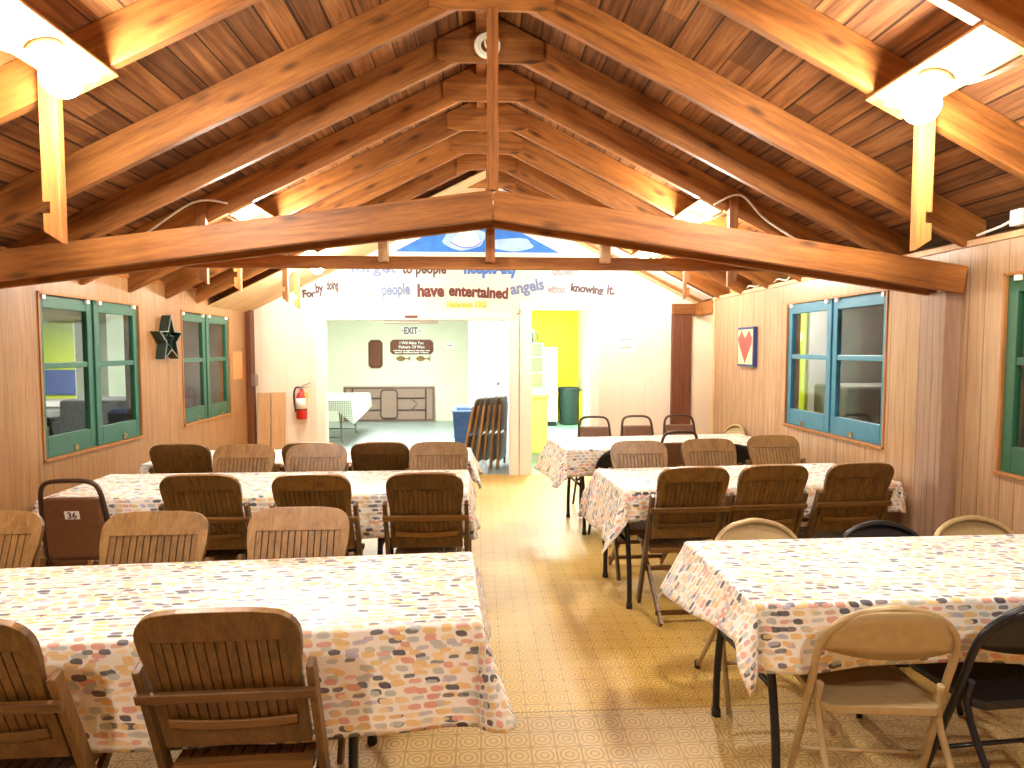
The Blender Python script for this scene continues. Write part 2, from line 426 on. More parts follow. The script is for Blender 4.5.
def tag(o, label=None, cat=None, group=None, kind=None):
    if label: o['label'] = label
    if cat: o['category'] = cat
    if group: o['group'] = group
    if kind: o['kind'] = kind
    return o
def thing(name, label, cat, loc=(0, 0, 0), rz=0.0, group=None):
    o = bpy.data.objects.new(name, None); COL.objects.link(o); o.empty_display_size = .1
    o.location = loc; o.rotation_euler = (0, 0, rz)
    return tag(o, label, cat, group)
def struct(mb, name, mats, bevel=0): return tag(mb.build(name, mats, bevel=bevel), kind='structure')
def dup(root, loc, rz, label, group=None, rot=None):
    r = root.copy(); COL.objects.link(r); r.location = loc; r.rotation_euler = rot or (0, 0, rz); r['label'] = label
    if group: r['group'] = group
    def rec(src, dst):
        for ch in list(src.children):
            c = ch.copy(); COL.objects.link(c); c.parent = dst; rec(ch, c)
    rec(root, r); return r

def arc(c, r, a0, a1, n):
    return [(c[0]+r*math.cos(a0+(a1-a0)*i/n), c[1]+r*math.sin(a0+(a1-a0)*i/n)) for i in range(n+1)]
def spline(pts, n=6):
    P = [Vector(p) for p in pts]; out = []
    for i in range(len(P)-1):
        p0 = P[max(i-1, 0)]; p1 = P[i]; p2 = P[i+1]; p3 = P[min(i+2, len(P)-1)]
        for k in range(n):
            t = k/n
            out.append(.5*((2*p1)+(p2-p0)*t+(2*p0-5*p1+4*p2-p3)*t*t+(3*p1-p0-3*p2+p3)*t**3))
    out.append(P[-1]); return out

def text_mesh(name, body, size, mat, parent=None, loc=(0, 0, 0), rot=(PI/2, 0, 0), align='LEFT', ext=.0015, width=None, bold=0.0, shear=0.0):
    cu = bpy.data.curves.new(name, 'FONT'); cu.body = body; cu.size = size; cu.align_x = align; cu.extrude = ext; cu.offset = bold; cu.shear = shear
    cu.resolution_u = 3
    o = bpy.data.objects.new(name, cu); COL.objects.link(o)
    dg = bpy.context.evaluated_depsgraph_get(); dg.update()
    me = bpy.data.meshes.new_from_object(o.evaluated_get(dg)); me.name = name
    bpy.data.objects.remove(o)
    if width:
        xs = [v.co.x for v in me.vertices]; w = max(xs)-min(xs); x0 = min(xs)
        for v in me.vertices: v.co.x = (v.co.x-(x0 if align == 'LEFT' else 0))*width/w
    me.materials.clear(); me.materials.append(M[mat])
    ob = bpy.data.objects.new(name, me); COL.objects.link(ob); ob.location = loc; ob.rotation_euler = rot
    if parent: ob.parent = parent
    return ob

# ------------------------------------------------------------------ room dimensions (metres)
XL, XR, YF, YB = -2.83, 2.74, 7.8, -2.6      # left, right, far, rear walls
RX, RZ, SL = .07, 3.49, .495                  # ridge x, rafter underside at ridge, slope
RD = .2                                       # rafter plumb depth
WT = 2.17                                     # wall top
ANG = math.atan(SL)
def under(x): return RZ-SL*abs(x-RX)

# floor
struct(MB().box2((XL-.14, YB-.1, -.1), (XR+.14, YF+.06, 0)), 'floor', 'floor')
struct(MB().box2((-4.6, YF+.06, -.1), (.51, 14.0, -.002)), 'floor_back_room', 'grey_floor')
struct(MB().box2((.51, YF+.06, -.1), (2.3, 14.0, -.001)), 'floor_kitchen', 'mint_floor')

# ceiling: plank sheathing on the rafters
cm = MB()
e = .3
for sx in (-1, 1):
    xw = (XL-e if sx < 0 else XR+e)
    z0, z1 = RZ+RD, under(xw)+RD
    cm.prism([(RX, YB-.1, z0), (xw, YB-.1, z1), (xw, YB-.1, z1+.03), (RX, YB-.1, z0+.03)], (0, YF+.25-YB, 0))
struct(cm, 'ceiling', 'roof')

# walls with window openings
WIN_L = [(4.14, 5.33, .862, 1.972), (6.05, 7.18, .862, 1.972)]
WIN_R = [(4.05, 5.43, .918, 2.008), (1.74, 3.13, .94, 1.995)]
def side_wall(x0, x1, wins, ya, yb, top):
    mb = MB(); y = ya
    for (a, b, z0, z1) in sorted(wins):
        mb.box2((x0, y, 0), (x1, a, top)); mb.box2((x0, a, 0), (x1, b, z0)); mb.box2((x0, a, z1), (x1, b, top)); y = b
    mb.box2((x0, y, 0), (x1, yb, top)); return mb
struct(side_wall(XL-.12, XL, WIN_L, YB, YF, WT), 'wall_left', 'panel_left')
mbr = side_wall(XR, XR+.12, WIN_R, YB, 7.14, WT)
struct(mbr, 'wall_right', 'panel_right')
struct(MB().box2((XR-.015, 7.11, 0), (XR+.13, 7.16, 2.165)), 'trim_1', 'board_pale', .004)
# header over the side opening, dark corner post, pale wall of the side passage
struct(MB().box2((XR-.03, 7.16, 2.02), (XR+.1, YF, WT)), 'trim_2', 'rafter')
struct(MB().box2((2.43, YF-.06, 0), (2.68, YF+.1, 2.04)), 'trim_3', 'dark_post', .006)
struct(MB().box2((2.43, YF-.08, 2.04), (XR+.1, YF-.002, 2.17)), 'trim_11', 'rafter', .004)
struct(MB().box2((2.68, YF-.02, 0), (3.9, YF+.1, 2.5)), 'wall_passage', 'pale_wall')
struct(MB().box2((XR+.12, 6.96, 0), (3.9, 7.14, 2.5)), 'wall_passage_near', 'pale_wall')
# rear wall behind the camera
struct(MB().box2((XL-.12, YB-.12, 0), (XR+.12, YB, 3.6)), 'wall_rear', 'panel_left')
# plates on top of the side walls
struct(MB().box2((XL-.1, YB, WT), (XL+.012, 6.66, WT+.035)), 'trim_4', 'rafter', .003)
struct(MB().box2((XR-.012, YB, WT), (XR+.1, 7.2, WT+.035)), 'trim_5', 'board_pale', .003)
# left corner post
struct(MB().box2((XL-.001, 7.66, 0), (XL+.06, YF, 2.16)), 'trim_6', 'dark_post', .005)
# pilaster on the right wall under the truss
struct(MB().box2((XR-.1, 3.41, 0), (XR, 3.62, 1.93)), 'trim_7', 'panel_pilaster', .004)

# far wall with the wide opening and the kitchen doorway, gable above
O1 = (-1.925, .377, 1.965); O2 = (.64, 1.41, 2.09)
fw = MB()
fw.box2((XL-.12, YF, 0), (O1[0], YF+.12, WT)); fw.box2((O1[0], YF, O1[2]), (O1[1], YF+.12, WT))
fw.box2((O1[1], YF, 0), (O2[0], YF+.12, WT)); fw.box2((O2[0], YF, O2[2]), (O2[1], YF+.12, WT))
fw.box2((O2[1], YF, 0), (2.44, YF+.12, WT)); fw.box2((2.44, YF, 2.06), (XR+.12, YF+.12, WT))
za = under(XL-.12)+RD; zb = under(XR+.12)+RD
fw.prism([(XL-.12, YF, WT), (XR+.12, YF, WT), (XR+.12, YF, zb), (RX, YF, RZ+RD), (XL-.12, YF, za)], (0, .12, 0))
struct(fw, 'wall_far', 'far_wall')
# white casings round both openings
tb = MB()
tb.box2((O1[0]-.11, YF-.022, 0), (O1[0], YF, O1[2]+.1)); tb.box2((O1[0], YF-.022, O1[2]), (O1[1], YF, O1[2]+.1))
tb.box2((O1[0]-.002, YF-.01, 0), (O1[0]+.008, YF+.13, O1[2])); tb.box2((O1[0], YF-.01, O1[2]-.008), (O1[1], YF+.13, O1[2]+.002))
struct(tb, 'trim_8', 'white_trim', .003)
tb = MB()
tb.box2((.377, YF-.024, 0), (.485, YF, O1[2])); tb.box2((.5, YF-.024, 0), (.64, YF, O2[2]+.1))
tb.box2((.64, YF-.024, O2[2]), (1.5, YF, O2[2]+.1)); tb.box2((1.41, YF-.024, 0), (1.5, YF, O2[2]))
tb.box2((.632, YF-.01, 0), (.648, YF+.13, O2[2])); tb.box2((1.402, YF-.01, 0), (1.42, YF+.13, O2[2])); tb.box2((.37, YF-.01, 0), (.385, YF+.13, O1[2]))
struct(tb, 'trim_9', 'white_trim', .003)
struct(MB().box2((-1.2, YF+.03, 1.915), (-.52, YF+.07, 1.95)), 'trim_10', 'steel', .003)

# pale lining of the last roof bay and the tan rafter against the gable
def slope_slab(name, side, y0, y1, zoff, th, mat, xa=None, xb=None):
    xw = XL if side < 0 else XR
    xa = RX if xa is None else xa; xb = xw if xb is None else xb
    ang = ANG*(-1 if side < 0 else 1)      # local x runs downhill for the right, uphill for the left
    o = Vector((RX, 0, RZ)); R = Euler((0, ang, 0)).to_matrix(); Ri = R.inverted()
    P = [(xa, under(xa)+zoff), (xb, under(xb)+zoff), (xb, under(xb)+zoff+th), (xa, under(xa)+zoff+th)]
    mb = MB(); mb.prism([Ri @ (Vector((x, y0, z))-o) for x, z in P], Ri @ Vector((0, y1-y0, 0)))
    ob = mb.build(name, mat); ob.location = o; ob.rotation_euler = (0, ang, 0); return ob
tag(slope_slab('ceiling_lining_left', -1, 6.66, YF-.012, -.012, .012, 'ply'), kind='structure')
tag(slope_slab('ceiling_lining_right', 1, 7.24, YF-.05, .03, .012, 'white_trim'), kind='structure')

# ------------------------------------------------------------------ windows
def window(name, X, inward, win, paint, dirn):
    """two side-by-side sashes in a wall lying at X; inward = +1 when the room is at larger x"""
    y0, y1, z0, z1 = win
    w = bpy.data.objects.new(name, None); COL.objects.link(w); w.location = (X, (y0+y1)/2, z0); tag(w, kind='structure')
    ox, oy, oz = w.location
    def L(x, y, z): return (x-ox, y-oy, z-oz)
    c = MB(); t = .016; xi = X+inward*.008; xo = X-inward*.12
    def bx(a, b): c.box2(L(*a), L(*b))
    bx((xo, y0, z0), (xi, y0+t, z1)); bx((xo, y1-t, z0), (xi, y1, z1))
    bx((xo, y0, z1-t), (xi, y1, z1)); bx((xo, y0, z0), (xi+inward*.012, y1, z0+t))
    c.build('window_casing', 'frame_wood', w, .002)
    ym = (y0+y1)/2; sx0, sx1 = X-inward*.06, X-inward*.02
    for k, (a, b) in enumerate(((y0+t, ym), (ym, y1-t))):
        off = inward*.012*k
        s = MB(); st = .062; zt, zb_, zm = z1-t, z0+t, z0+(z1-z0)*.565
        def sb(ya, yb, za_, zb2, d=0): s.box2(L(sx0+off+d*inward, ya, za_), L(sx1+off-d*inward, yb, zb2))
        sb(a, a+st, zb_, zt); sb(b-st, b, zb_, zt); sb(a+st, b-st, zt-.085, zt); sb(a+st, b-st, zb_, zb_+.14); sb(a+st, b-st, zm-.02, zm+.02, .005)
        so = s.build('sash', paint, w, .004)
        xm = (sx0+sx1)/2+off
        for za_, zb2 in ((zb_+.13, zm-.012), (zm+.012, zt-.075)):
            MB().box2(L(xm-.002, a+st-.01, za_), L(xm+.002, b-st+.01, zb2)).build('pane', 'glass', so)
        q = MB(); yy = (a+b)/2+.05
        q.box2(L(sx1+off, yy-.012, zb_+.01), L(sx1+off+inward*.006, yy+.012, zb_+.05))
        q.tube([L(sx1+off+inward*.006, yy, zb_+.045), L(sx1+off+inward*.02, yy, zb_+.04), L(sx1+off+inward*.02, yy, zb_+.015)], .004, 6)
        q.build('catch', 'brass', so)
        for yy in (a+.05, b-.07):
            q = MB(); q.box2(L(sx1+off, yy-.016, zt-.03), L(sx1+off+inward*.022, yy+.016, zt-.001))
            q.build('clip', 'white_plastic', so, .003)
    return w
window('window_1', XL, 1, WIN_L[0], 'green_paint', 0)
window('window_2', XL, 1, WIN_L[1], 'green_paint', 0)
window('window_3', XR, -1, WIN_R[0], 'blue_paint', 0)
window('window_4', XR, -1, WIN_R[1], 'dkgreen_paint', 0)

# rooms seen through the windows
s = MB(); s.box2((-9.5, 10.9, 0), (-4.72, 11.0, 2.6)); s.box2((-9.5, 2.5, 0), (-9.4, 11, 2.6)); s.box2((-9.5, 2.4, 0), (-2.95, 2.5, 2.6))
struct(s, 'wall_left_room', 'lime')
struct(MB().box2((-9.5, 2.4, -.1), (-2.98, 7.7, -.005)).box2((-9.5, 7.7, -.1), (-4.72, 11, -.005)), 'floor_left_room', 'grey_floor')
struct(MB().box2((-9.5, 2.4, 2.05), (-2.96, 7.75, 2.12)).box2((-9.5, 7.75, 2.05), (-4.72, 11, 2.12)), 'ceiling_left_room', 'dim_ceiling')
struct(MB().box2((-4.0, 7.7, 0), (-2.96, 7.78, 2.06)), 'wall_left_room_grey', 'grey_room')
s = MB(); s.box2((2.87, 6.9, 0), (3.9, 6.95, 2.6))
struct(s, 'wall_right_room', 'lime')
s = MB(); s.box2((3.9, 6.88, 0), (7.5, 6.96, 2.6)); s.box2((7.4, .5, 0), (7.5, 6.9, 2.6)); s.box2((2.87, .4, 0), (7.5, .5, 2.6))
struct(s, 'wall_right_room_dark', 'dark_room')
struct(MB().box2((2.87, .4, -.1), (7.5, 6.95, -.005)), 'floor_right_room', 'grey_floor')
struct(MB().box2((2.87, .4, 2.4), (7.5, 6.95, 2.46)), 'ceiling_right_room', 'dim_ceiling')

# ------------------------------------------------------------------ roof trusses
def rafter(side, y, parent, th=.042, mat='rafter'):
    xw = XL-.1 if side < 0 else XR+.1
    ang = ANG*(-1 if side < 0 else 1)
    o = Vector((RX, y, RZ)); R = Euler((0, ang, 0)).to_matrix(); Ri = R.inverted()
    xs = RX+.018*side
    P = [(xs, under(xs)), (xw, under(xw)), (xw, under(xw)+RD-.002), (xs, under(xs)+RD-.002)]
    mb = MB(); mb.prism([Ri @ (Vector((x, y-th/2, z))-o) for x, z in P], (0, th, 0))
    ob = mb.build('rafter', mat, parent, .003); ob.location = o-Vector(parent.location); ob.rotation_euler = (0, ang, 0); return ob
def hang_strut(x, y, parent, ztip=2.06, w=.075, mat='post_wood'):
    """cut-off web member hanging from a rafter: notched near the foot, slanted tip"""
    s = 1 if x > RX else -1
    top = under(x)+.14; a = x-s*w/2; b = x+s*w/2
    P = [(a, top), (b, top), (b, ztip+.16), (b-s*.028, ztip+.16), (b-s*.028, ztip+.115), (b, ztip+.115), (b, ztip+.045), (a, ztip)]
    mb = MB(); mb.prism([(px-parent.location.x, y-.064-parent.location.y, pz-parent.location.z) for px, pz in P], (0, .04, 0))
    return mb.build('hanging_strut', mat, parent, .002)
def beam_between(name, p0, p1, w, h, parent, mat):
    """bar with its length along local x so the grain follows it"""
    p0, p1 = Vector(p0), Vector(p1); d = p1-p0; L = d.length
    ang = math.atan2(-(d.z), d.x)
    mb = MB(); mb.box((0, 0, 0), (L, w, h))
    o = mb.build(name, mat, parent, .004); o.location = (p0+p1)/2-(Vector(parent.location) if parent else Vector()); o.rotation_euler = (0, ang, 0); return o

ordn = ['nearest the camera, ahead of the king post', 'second from the camera, just ahead of the king post', '',
        'first behind the king post', 'second behind the king post', 'third behind the king post', 'fourth behind the king post',
        'fifth behind the king post', 'sixth behind the king post', 'last but one before the far gable']
struts = {1: (-1.69, 1.888), 4: (-1.965, 1.87), 5: (-1.95, None), 6: (None, 1.93), 7: (-1.94, None), 8: (-2.0, None)}
for i in range(-3, 10):
    y = 2.2+.6*i
    if i == 0: y = 2.07
    if i == 1: y = 2.64
    if i > 8: y = 7.58
    if i == 2: lab = 'brown roof truss with tall king post over a peaked bottom chord, across the hall'
    elif i < 0: lab = 'brown roof rafter pair out of view, ' + {-1: 'just ahead of the camera', -2: 'over the camera', -3: 'over and beside the rear lamps'}[i]
    else: lab = 'brown roof rafter pair, ' + ordn[i]
    t = thing('roof_truss', lab, 'roof truss', (RX, y, RZ), 0, 'roof trusses' if i != 2 else None)
    rafter(-1, y, t); rafter(1, y, t)
    if i >= 0:
        g = MB(); w = .33 if i != 7 else .2; zb_ = 3.375-RZ; 
        hw = w+.0
        pts = [(-hw, zb_+.02), (-hw+.1, zb_), (hw-.1, zb_), (hw, zb_+.02), (hw, .02), (0, RD-.02), (-hw, .02)]
        if i == 7: pts = [(-.3*math.cos(a*PI/8), zb_+.03-.06*(1-math.sin(a*PI/8))) for a in range(9)]+[(.3, .05), (0, RD-.02), (-.3, .05)]
        g.prism([(px, -.042, pz) for px, pz in pts], (0, .019, 0))
        g.build('gusset_plate', 'rafter', t, .002)
    for x in struts.get(i, ()):
        if x is not None: hang_strut(x, y, t, {1: 2.02, 8: 2.03}.get(i, 2.06), .068 if i < 5 else .052)
    if i == 2:
        # king post, double peaked chord, straight tie with short struts
        MB().box2((-.03, -.072, 2.44-RZ), (.03, -.03, 3.374-RZ)).build('king_post', 'post_wood', t, .003)
        for dy in (-.045, .16):
            zc, zw = (2.366, 1.985) if dy < 0 else (2.362, 1.985)
            beam_between('bottom_chord', (RX+.003, y+dy, zc), (XR-.045, y+dy, zw), .042, .152, t, 'rafter')
            beam_between('bottom_chord', (XL-.0, y+dy, zw-.005), (RX+.001, y+dy, zc), .042, .152, t, 'rafter')
        yt = .28
        MB().box2((XL+.01-RX, yt-.02, 2.066-RZ), (XR-.01-RX, yt+.02, 2.138-RZ)).build('tie_beam', 'rafter', t, .003)
        for x, zt, m in ((-.55, 2.235, 'board_pale'), (.06, 2.33, 'post_wood'), (.73, 2.235, 'board_pale')):
            MB().box2((x-.027-RX, .19, 2.1-RZ), (x+.027-RX, .258, zt-RZ)).build('short_strut', m, t, .002)
rb = MB().box2((-.02, YB, 3.555), (.045, YF-.01, 3.69)); o = rb.build('ridge_board', 'cream_plastic')
o.data.materials.clear(); o.data.materials.append(M['post_wood'])
tag(o, kind='structure'); o.name = 'ceiling_ridge_board'
# tan rafter against the gable
t = thing('gable_rafter', 'pale tan rafter pair fixed flat against the far painted gable', 'rafter', (RX, YF-.035, RZ))
rafter(1, YF-.035, t, .05, 'ply'); rafter(-1, YF-.035, t, .05, 'ply')

# white coil hanging by the ridge
t = thing('wire_coil', 'round white coil hanging high on the ridge behind the king post', 'coil', (.05, 3.93, 3.465))
c = MB()
for k, (r, yy) in enumerate(((.074, 0), (.067, -.012), (.06, 0), (.053, -.01), (.046, 0))):
    c.tube([(r*math.cos(a*2*PI/28), yy, r*math.sin(a*2*PI/28)) for a in range(28)], .0075, 6, True)
c.tube([(.03, -.005, -.045), (-.01, -.012, -.01), (-.02, -.005, .045)], .006, 6)
c.build('coil', 'coil', t)
MB().tube([(0, .0, .05), (0, .02, .1)], .004, 6).build('hook', 'steel', t)

# ------------------------------------------------------------------ lamps on boards between rafters
def lamp(side, ya, yb, label, xo, power=None):
    x = xo
    y = (ya+yb)/2
    wd = .18
    zc = under(x)
    t = thing('ceiling_lamp', label, 'lamp', (x, y, zc+.016), 0, 'bare bulb lamps on roof boards')
    b = MB(); ang = ANG*(1 if side > 0 else -1)
    b.box((0, 0, 0), (wd, yb-ya+.06, .018))
    bo = b.build('mounting_board', 'lamp_board', t, .002); bo.rotation_euler = (0, ang, 0); bo.location = (0, 0, -.028)
    nrm = Vector((-math.sin(ang)*1.0, 0, -math.cos(ang))); dn = nrm
    p0 = Vector((0, 0, -.028))+nrm*.01
    MB().lathe([(.062, -.0), (.066, .012), (.058, .03), (.04, .04), (.03, .055)], p0, 20, dn).build('lamp_socket', 'cream_plastic', t)
    R = .062; prof = [(.018, 0)]
    for k in range(0, 13):
        a = PI*(k+1.2)/14.0
        prof.append((R*math.sin(a)+.002, .012+R*(1-math.cos(a))))
    MB().lathe(prof, p0+dn*.042, 18, dn).build('bulb', 'bulb', t)
    s = side
    MB().tube(spline([p0+Vector((0, .05, -.02)), p0+Vector((s*.03, .16, -.045)), p0+Vector((-s*.05, .235, -.005))]), .006, 6).build('wire', 'cable', t)
    MB().tube(spline([p0+Vector((0, -.06, -.03)), p0+Vector((s*.04, -.12, -.06)), p0+Vector((s*.1, -.18, -.05)), p0+Vector((s*.16, -.235, -.02))]), .007, 6).build('wire', 'cable', t)
    return t
for ya, yb, xr_, xl_, where in ((2.07, 2.64, 1.755, -1.55, 'in front of the king post'), (4.6, 5.2, 1.71, -1.70, 'behind the king post'),
                          (6.4, 7.0, 1.80, -1.77, 'before the lettered wall'), (-.2, .4, 1.755, -1.55, 'added out of view beside the camera')):  # last pair is unseen, added in step with the others to light the foreground
    for sd, nm in ((-1, 'left'), (1, 'right')):
        lamp(sd, ya, yb, 'lit bare bulb on a board, %s roof slope, %s' % (nm, where), xr_ if sd > 0 else xl_)

# cables along the eaves
for pts, lab in (([(1.72, 4.55, 2.66), (1.9, 4.5, 2.72), (2.1, 4.5, 2.54), (2.45, 4.5, 2.34), (2.70, 4.5, 2.25)], 'white cable sagging along a right rafter down to the wall plate'),
                 ([(-1.78, 4.55, 2.63), (-2.0, 4.5, 2.62), (-2.4, 4.5, 2.36), (-2.78, 4.52, 2.22)], 'white cable sagging along a left rafter down to the wall plate'),
                 ([(2.76, 6.33, 2.225), (2.735, 6.2, 2.24), (2.76, 6.1, 2.22), (2.74, 5.95, 2.245), (2.77, 5.87, 2.225)], 'pale cable lying loosely on top of the right wall plate, far end'),
                 ([(2.76, 5.73, 2.225), (2.735, 5.6, 2.24), (2.76, 5.5, 2.22), (2.74, 5.35, 2.25), (2.77, 5.27, 2.225)], 'pale cable lying on the right wall plate, just beyond the teal window')):
    tag(MB().tube(spline(pts), .008, 6).build('cable', 'cable'), lab, 'cable')
j = tag(MB().box((2.71, 3.02, 2.26), (.05, .07, .08)).tube([(2.71, 3.04, 2.26), (2.70, 3.12, 2.235), (2.72, 3.3, 2.22)], .008, 6).build('junction_box', 'white_plastic', bevel=.006),
        'small white junction box on the right wall plate near the camera', 'electrical box')

# ------------------------------------------------------------------ mural and lettering on the far wall
yw = YF-.004
mu = thing('gable_mural', 'blue sky mural with pale cloud and white figure in the far gable', 'mural', (-.03, yw, 2.80))
h = 1.03
MB().prism([(-h, 0, 0), (h, 0, 0), (0, 0, h*SL+.02)], (0, .003, 0)).build('sky', 'mural_blue', mu)
def blob(cx, cz, rx, rz, n=22, wob=.12, sd=1):
    rr = random.Random(sd); ph = rr.random()*6
    return [(cx+rx*math.cos(a)*(1+wob*math.sin(4*a+ph)), -.002, cz+rz*math.sin(a)*(1+wob*math.cos(3*a+ph))) for a in [2*PI*i/n for i in range(n)]]
MB().prism(blob(-.16, .17, .27, .14, sd=2), (0, .002, 0)).build('cloud', 'mural_cloud', mu)
MB().prism(blob(.42, .1, .28, .08, sd=5), (0, .002, 0)).build('cloud', 'mural_cloud', mu)
o = MB().prism([(-.33+.02, -.004, .12), (-.2, -.004, .07), (-.05, -.004, .075), (.04, -.004, .12), (.0, -.004, .2), (-.06, -.004, .33), (-.16, -.004, .36), (-.24, -.004, .24)], (0, .002, 0)).build('white_figure', 'mural_white', mu)
MB().tube(spline([(-.33, -.004, .125), (-.2, -.004, .062), (-.05, -.004, .066), (.05, -.004, .125)]), .008, 5).build('outline', 'mural_violet', mu)
ve = thing('painted_verse', 'hand-painted verse in brown, blue and grey lettering across the far wall', 'wall lettering', (0, yw, 2.3))
def word(txt, x0, x1, z, size, mat, rot=0.0, bold=.0, shear=0.0):
    # metres on the far wall: x along the wall, z up
    o = text_mesh('word', txt, size, mat, ve, (x0, 0, z-2.3), (PI/2, -rot, 0), width=x1-x0, bold=bold, shear=shear)
    return o
# words of the verse: text, left and right end along the wall, baseline height, letter size, paint, tilt, stroke
for txt, a, b, zb_, sz, mt, ro, bo in (
        ('For', -2.177, -2.015, 2.235, 0.125, 'ink_dark', 0.06, 0.008),
        ('by', -2.019, -1.921, 2.292, 0.16, 'ink_dark', 0.05, 0.008),
        ('doing', -1.884, -1.737, 2.330, 0.16, 'ink_dark', 0.05, 0.008),
        ('so', -1.700, -1.590, 2.267, 0.15, 'ink_grey', 0, 0.007),
        ('some', -1.553, -1.257, 2.254, 0.15, 'ink_grey', 0, 0.007),
        ('people', -1.208, -0.861, 2.267, 0.2, 'ink_bluegrey', 0.04, 0.008),
        ('have', -0.775, -0.439, 2.254, 0.21, 'ink_brown', 0, 0.010),
        ('entertained', -0.389, 0.352, 2.267, 0.19, 'ink_brown', -0.05, 0.009),
        ('angels', 0.389, 0.819, 2.279, 0.2, 'ink_bluegrey', 0.17, 0.008),
        ('without', 0.845, 1.073, 2.305, 0.14, 'ink_grey', 0, 0.007),
        ('knowing', 1.137, 1.559, 2.330, 0.14, 'ink_dark', -0.1, 0.008),
        ('it.', 1.597, 1.700, 2.292, 0.17, 'ink_dark', -0.05, 0.009),
        ('Hebrews 13:2', -0.414, 0.087, 2.122, 0.1, 'ink_yellow', 0, 0.008),
        ('forget', -1.590, -1.023, 2.544, 0.2, 'ink_bluegrey', 0, 0.007),
        ('to people', -0.961, -0.414, 2.537, 0.2, 'ink_dark', 0, 0.007),
        ('hospitality', -0.201, 0.478, 2.544, 0.22, 'ink_blue', 0, 0.014),
        ('others,', 0.908, 1.265, 2.525, 0.17, 'ink_grey', 0, 0.007),
        ):
    word(txt, a, b, zb_, sz, mt, ro, bo)

# ------------------------------------------------------------------ tables and cloths
def make_table(L, D, label, loc, rz, legx):
    t = thing('folding_table', label, 'table', loc, rz, 'folding tables under patterned cloths')
    MB().box2((-L/2, -D/2, .715), (L/2, D/2, .7455)).build('tabletop', ['table_top'], t, .006)
    for sx in (-1, 1):
        x = legx[0 if sx < 0 else 1]-loc[0]
        for sy in (-1, 1):
            y = sy*(D/2-.07)
            m = MB().tube(spline([(x, y*.55, .712), (x, y*.62, .62), (x, y*.85, .42), (x, y, .2), (x, y*1.02, .012)], 5), .016, 8)
            lg = m.build('leg', 'black_metal', t)
            MB().lathe([(.02, 0), (.02, .03), (.017, .034)], (x, y*1.02, .0), 10).build('rubber_foot', 'rubber', lg)
        MB().tube([(x, -(D/2-.1)*.9, .40), (x, (D/2-.1)*.9, .40)], .012, 8).build('crossbar', 'black_metal', t)
        MB().tube([(x, 0, .40), (x-sx*.32, 0, .712)], .01, 8).build('brace', 'black_metal', t)
    return t
